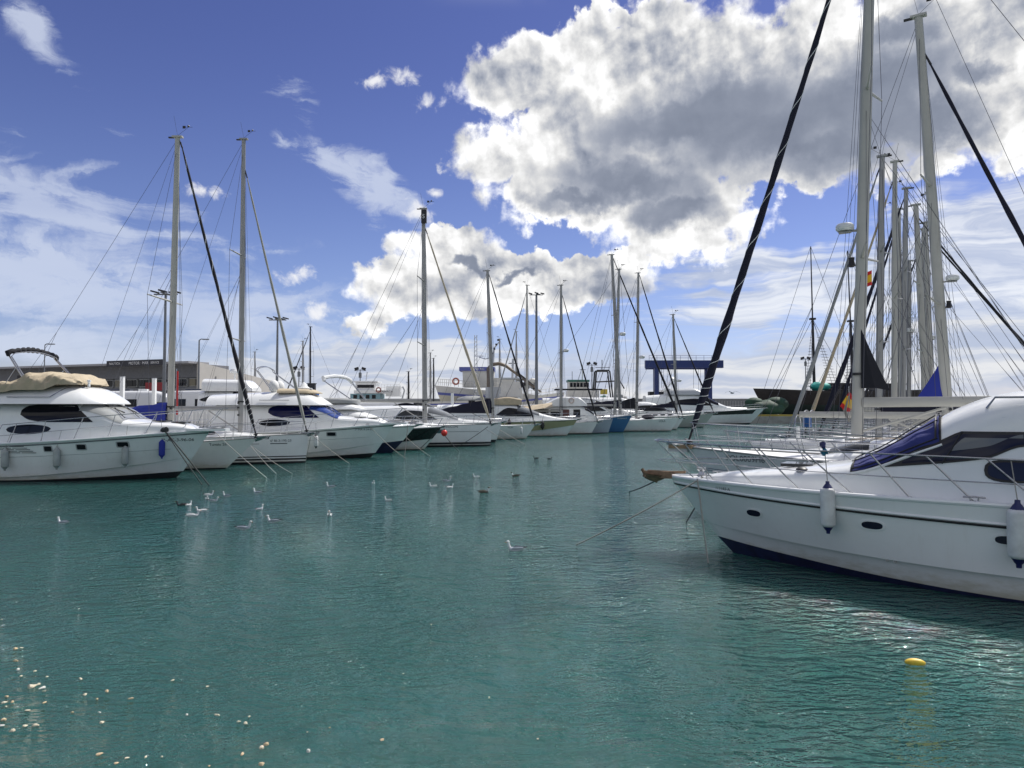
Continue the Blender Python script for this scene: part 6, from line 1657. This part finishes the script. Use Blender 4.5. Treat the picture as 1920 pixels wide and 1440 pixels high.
# low wall behind
wl = thing('harbour_wall', (P(1300, 765, 160).x, 160, 1.2), 'long grey harbour wall with vertical ribs behind the blue boat lift', 'wall')
mb = MB(); mb.box((-40, 0, 1.7), (130, .6, 3.4), mat("grey_rib_wall", (.20, .21, .22), .8, var=.1)); mb.build('wall', wl, smooth=False)
mb = MB(); [mb.box((-60 + i * .62, -.36, 1.5), (.22, .1, 3.0), mat("rib_grey", (.30, .31, .31), .8)) for i in range(145)]; tag(mb.build('ribs', wl, smooth=False))
mb = MB(); mb.box((-40, -.05, 3.46), (130, .9, .12), GREYG()); mb.build('coping', wl, smooth=False)
# dark wooden ship ashore
S = thing('wooden_ship', (P(1468, 765, 134).x, 134, 1.0), 'dark wooden ship with overhanging end and two rigged black masts on the far quay', 'ship', pi, 'fishing boats and work ships behind the marina')
brn = mat("weathered_dark_wood", (.016, .013, .013), .7, var=.4, vscale=.5, bump=.4, bscale=3); dkg = mat("dark_green_hull", (.008, .022, .018), .6, var=.3, vscale=.4)
HS = Hull(26, 8, (5.0, 4.7, 5.3), over=5.6, stem=.42, sq=.8, pd=2.2, pw=1.8, fl=.7, bot=-.2, cut=.5)
build_hull(S, HS, brn, dkg, lambda t: HS.sh(t) * .45, [(lambda t: HS.sh(t) * .90, lambda t: 99, mat("dark_rail_wood", (.018, .015, .016), .6))]); build_deck(S, HS, brn, .5)
mb = MB(); mb.ell((-6.5, 1, 5.6), (2.0, 1.2, .85), mat("turquoise_tarp", (.03, .34, .29), .6, bump=.6, bscale=3), 14, 8, fn=lambda q: q * (1 + .12 * sin(q.x * 3 + q.y * 2))); mb.build('turquoise_tarp', S)
box3(S, 'deckhouse', (-11, 0, 5.4), (5, 3, 1.8), brn); box3(S, 'deckhouse', (-19, 0, 5.4), (4, 3, 1.6), brn)
bk = BLACK()
for pxb, pxt, pyt in ((1527, 1520, 462), (1600, 1589, 470)):
    b = to_local(S, P(pxb, 735, 134)); t = to_local(S, P(pxt, pyt, 134)); mb = MB()
    mid = b.lerp(t, .5); mb.tube([b, mid], [.30, .24], bk, 8); mb.tube([mid, t], [.14, .09], bk, 6); mb.box(mid, (1.0, .8, .35), bk); mb.build('mast', S)
    mb = MB()
    for sg in (-1, 1):
        for dx in (-1.9, -.9): mb.tube([b + Vector((sg * 1.5 + 0, 3.6, -.6)) + Vector((sg * abs(dx) * .9, 0, 0)), mid], .035, WIRE(), 4)
        for q in range(20):
            f = .03 + q * .038; a1 = (b + Vector((sg * 1.5 + sg * .8, 3.6, -.6))).lerp(mid, f); a2 = (b + Vector((sg * 1.5 + sg * 1.9, 3.6, -.6))).lerp(mid, f); a0 = b.lerp(mid, f)
            mb.tube([a1 + (a0 - a1) * .25, a2 + (a2 - a0) * .12], .04, WIRE(), 4)
        mb.tube([b + Vector((sg * 8, 0, -1)), mid], .04, WIRE(), 4); mb.tube([b + Vector((sg * 10, 0, -1)), t], .035, WIRE(), 4)
    mb.build('ratlines', S)
gt = thing('tarpaulin_heap', (P(1432, 765, 127).x, 127, 1.2), 'green tarpaulin heap on the quay under the overhang of the dark ship', 'tarpaulin')
mb = MB(); gm = mat("green_tarp", (.008, .042, .022), .7, bump=1.0, bscale=1.2, var=.4, vscale=.6)
mb.ell((0, 0, 1.3), (3.8, 2, 1.5), gm, 18, 10, fn=lambda q: Vector((q.x, q.y, q.z * (1 + .12 * sin(q.x * 2.3))))); mb.ell((-1.6, .3, 2.3), (1.7, 1.4, 1.0), gm, 14, 8); mb.ell((2.4, .3, 2.1), (2.2, 1.4, 1.3), gm, 14, 8); mb.build('tarpaulin', gt)
# ------------------------------------------------------------------ gulls
GW = mat("gull_white", (.60, .61, .61), .7); GG = mat("gull_grey", (.30, .33, .37), .7); GB = mat("gull_black", (.02, .02, .022), .6); GBR = mat("gull_brown", (.10, .08, .06), .7); BEAK = mat("beak_orange", (.5, .18, .03), .5)
def gull(loc, s, heading, head, back, wing, label, group='gulls floating on the harbour water', neck=1.0, turn=0.0, tailm=None):
    o = thing('gull', loc, label, 'bird', heading, group)
    mb = MB()
    rows = []
    prof = [(-.21, .004, .055), (-.17, .022, .05), (-.10, .052, .035), (-.02, .070, .028), (.06, .066, .03), (.115, .045, .045), (.14, .012, .06)]
    for x, r, z in prof:
        rows.append([(x * s, r * s * cos(a) * .95, (z + r * .75 * sin(a)) * s) for a in [2 * pi * j / 12 for j in range(12)]])
    mb.grid(rows, GW if back is not GB else back, cv=True, mf=lambda i, j: back if 0 <= j < 6 and i < 5 else (GW if back in (GG,) else wing))
    # neck and head
    nk = [(.10, .035, .05), (.125, .030, .09), (.135, .026, .125 * neck), (.14, .024, .145 * neck)]
    mb.tube([(x * s, 0, z * s) for x, r, z in nk], [r * s for x, r, z in nk], GW if head is not GB else GB, 8)
    mb.build('body', o)
    mb = MB(); mb.ell((.148 * s, 0, .165 * neck * s), (.036 * s, .028 * s, .030 * s), head, 10, 7, rz=turn); mb.build('head', o)
    mb = MB(); d = Vector((cos(turn), sin(turn), 0)); p = Vector((.148, 0, .160 * neck)) * s
    mb.tube([p + d * .03 * s, p + d * .072 * s], [.009 * s, .002 * s], BEAK, 5); mb.build('beak', o)
    for sd in (-1, 1):      # folded wing with a dark tip past the tail
        mb = MB(); rows = []
        for x, y, z, w in ((.07, .060, .055, .010), (.0, .072, .070, .030), (-.08, .060, .072, .028), (-.17, .030, .078, .014), (-.255, .012, .092, .003)):
            rows.append([(x * s, sd * (y - w * .4) * s, (z + w) * s), (x * s, sd * (y + .006) * s, z * s), (x * s, sd * (y - .004) * s, (z - w) * s)])
        mb.grid(rows, wing, mf=lambda i, j: GB if i >= 3 else wing); mb.build('wing', o)
    return o
rnd = random.Random(12)
gl = [  # px, py, size, heading deg, colours, label
    (118, 980, 1.0, 175, 'g', 'lone gull far left, under the stern half of the nearest cruiser'),
    (392, 928, .95, 20, 'w', 'upper gull of the tight group below the crossing mooring lines'),
    (388, 935, .8, -60, 'w', 'gull facing the viewer just under the upper one of the tight group'),
    (401, 939, .9, 10, 'g', 'grey-backed gull right of the tight group'),
    (425, 930, 1.0, 165, 'g', 'grey-backed gull swimming just right of the tight group, low in the water'),
    (483, 924, 1.1, 170, 'g', 'grey-backed gull below the plumb-bowed sloop'),
    (340, 947, .95, 200, 'b', 'dark bird left of the tight group of gulls'),
    (354, 947, .85, 80, 'w', 'white gull right beside the dark bird'),
    (362, 967, 1.1, 25, 'w', 'white gull at the bottom of the tight group, nearest the viewer'),
    (377, 958, .95, 210, 'w', 'white gull with its head down, right of the lowest one of the group'),
    (487, 955, .95, 70, 'g', 'gull seen from behind, between the tight group and the pair with long tails'),
    (458, 991, 1.15, 5, 'g', 'lowest gull on the left, head turned right'),
    (512, 978, 1.15, 172, 'g', 'long-tailed gull heading left, right of the lowest one'),
    (618, 966, 1.0, -80, 'w', 'white gull facing the viewer, alone below the middle cruiser'),
    (620, 913, 1.15, 172, 'g', 'grey-backed gull heading left below the cruiser with dark blue windows'),
    (700, 906, .95, -70, 'w', 'small white gull facing the viewer below the red buoy'),
    (728, 938, .9, 160, 'w', 'white gull with raised neck in the middle of the channel'),
    (812, 912, 1.0, 175, 'w', 'white gull, left one of the three in mid channel'),
    (838, 902, 1.1, 5, 'g', 'grey-backed gull heading right, upper one of the three in mid channel'),
    (844, 914, .95, 40, 'w', 'white gull, lowest one of the three in mid channel'),
    (893, 894, .95, 175, 'w', 'white gull alone above the brown juvenile'),
    (908, 923, 1.25, 15, 'n', 'brown juvenile gull in the middle of the channel'),
    (966, 892, 1.15, 172, 'n', 'brownish gull heading left near the sloops in the channel'),
    (966, 1031, 1.15, 174, 'g', 'largest gull, alone in the middle of the water'),
    (1005, 859, 1.0, 178, 'b', 'black waterbird, left one of the far pair'),
    (1031, 860, .95, 5, 'b', 'black waterbird, right one of the far pair'),
]
for px, py, s, hd, k, lab in gl:
    c = {'g': (GW, GG, GG), 'w': (GW, GW, GW), 'b': (GB, GB, GB), 'n': (GBR, GBR, GBR)}[k]
    w = W(px, py + 1)
    gull((w.x, w.y, -.012), s * .78, radians(hd), c[0], c[1], c[2], lab, neck=1.0 + .15 * rnd.random(), turn=rnd.uniform(-.5, .5))
def flying(px, py, Y, s, rz, label):
    o = thing('gull', P(px, py, Y), label, 'bird', rz, 'gulls in flight')
    mb = MB(); mb.tube([(-.25 * s, 0, 0), (-.1 * s, 0, 0), (.12 * s, 0, 0), (.24 * s, 0, .01)], [.02 * s, .06 * s, .055 * s, .02 * s], GG, 8); mb.build('body', o)
    for sd in (-1, 1):
        mb = MB(); mb.grid([[(.08 * s, 0, .02 * s), (.12 * s, sd * .3 * s, .16 * s), (0, sd * .62 * s, .06 * s), (-.1 * s, sd * .75 * s, -.03 * s)], [(-.08 * s, 0, .02 * s), (-.04 * s, sd * .3 * s, .15 * s), (-.09 * s, sd * .6 * s, .05 * s), (-.12 * s, sd * .76 * s, -.04 * s)]], GG); mb.build('wing', o)
flying(1373, 737, 60, 1.1, 1.9, 'grey gull in flight above the harbour wall')
flying(1149, 688, 90, .9, 1.2, 'tiny gull in flight near the leaning masts')
# ------------------------------------------------------------------ things adrift
yb = thing('yellow_float', W(1716, 1245), 'yellow oval float drifting at the lower right', 'float', -.25)
mb = MB(); mb.ell((0, 0, .015), (.098, .042, .040), mat("faded_yellow_plastic", (.62, .44, .03), .45, var=.12, vscale=20), 20, 12); mb.tube([(.09, 0, .0), (.115, .01, -.02)], .008, DROPE(), 5); mb.build('body', yb)
zz = [(80, 206), (107, 202), (82, 267), (88, 310), (104, 343), (175, 318), (236, 346), (404, 356), (155, 395), (175, 388), (188, 386), (210, 403), (220, 418), (33, 444), (22, 475), (60, 473), (30, 495), (223, 475), (137, 515), (362, 524), (425, 435), (484, 458), (535, 419), (498, 524), (15, 562), (8, 591), (128, 592), (181, 589), (60, 618), (510, 576), (653, 455), (862, 364), (1036, 394), (934, 537), (1086, 537), (1195, 570), (1228, 580), (498, 732), (583, 778), (636, 752), (727, 749), (1330, 684), (1306, 701), (1212, 733), (1541, 718), (1308, 783), (1047, 792), (1911, 662), (1648, 600), (1245, 546), (1535, 623), (808, 747)]
bread = [mat("scrap_cream", (.56, .50, .38), .9, bump=.5, bscale=60), mat("scrap_tan", (.50, .38, .24), .9, bump=.5, bscale=60), mat("scrap_white", (.60, .58, .53), .9, bump=.5, bscale=60)]
rnd = random.Random(77)
special = {(498, 732): 'orange-brown crust of bread, largest of the scraps near the bottom edge', (583, 778): 'tan crust at the very bottom, left of the white-tipped scrap', (1911, 662): 'brown scrap alone near the bottom centre', (362, 524): 'orange-tinged scrap between two paler ones at the lower left', (80, 206): 'topmost pinkish scrap near the left edge'}
extra_ = [(808, 1172), (756, 1264), (917, 1309), (1008, 1386), (3, 1162), (148, 1142)]
for i, (X, Yy) in enumerate(zz + extra_):
    if i < len(zz): px, py = X * .375, 1140 + Yy * .375
    else: px, py = X, Yy
    w = W(px, py); sz = rnd.uniform(.012, .027) * (1.5 if (X, Yy) in ((498, 732), (155, 395), (1308, 783)) else 1) * (.6 if X in (1047, 1648, 1245, 1535, 808) or i >= len(zz) else 1)
    lab = special.get((X, Yy), 'small pale scrap of bread floating on the water near the bottom left')
    if i >= len(zz): lab = 'tiny pale scrap floating by itself away from the others'
    ph = rnd.random() * 9; m = bread[1] if (X, Yy) in special else rnd.choice([bread[0], bread[0], bread[2], bread[1]])
    mb = MB(); mb.ell((0, 0, .004), (sz, sz * rnd.uniform(.5, .8), sz * rnd.uniform(.35, .6)), m, 10, 6, fn=lambda q: q * (1 + .25 * sin(q.x / sz * 3 + ph) + .2 * sin(q.y / sz * 5 + ph * 2)))
    o = mb.build('bread_scrap'); o.location = w; o.rotation_euler = (0, 0, rnd.random() * 6)
    tag(o, lab, 'bread scrap', 'bread scraps adrift')
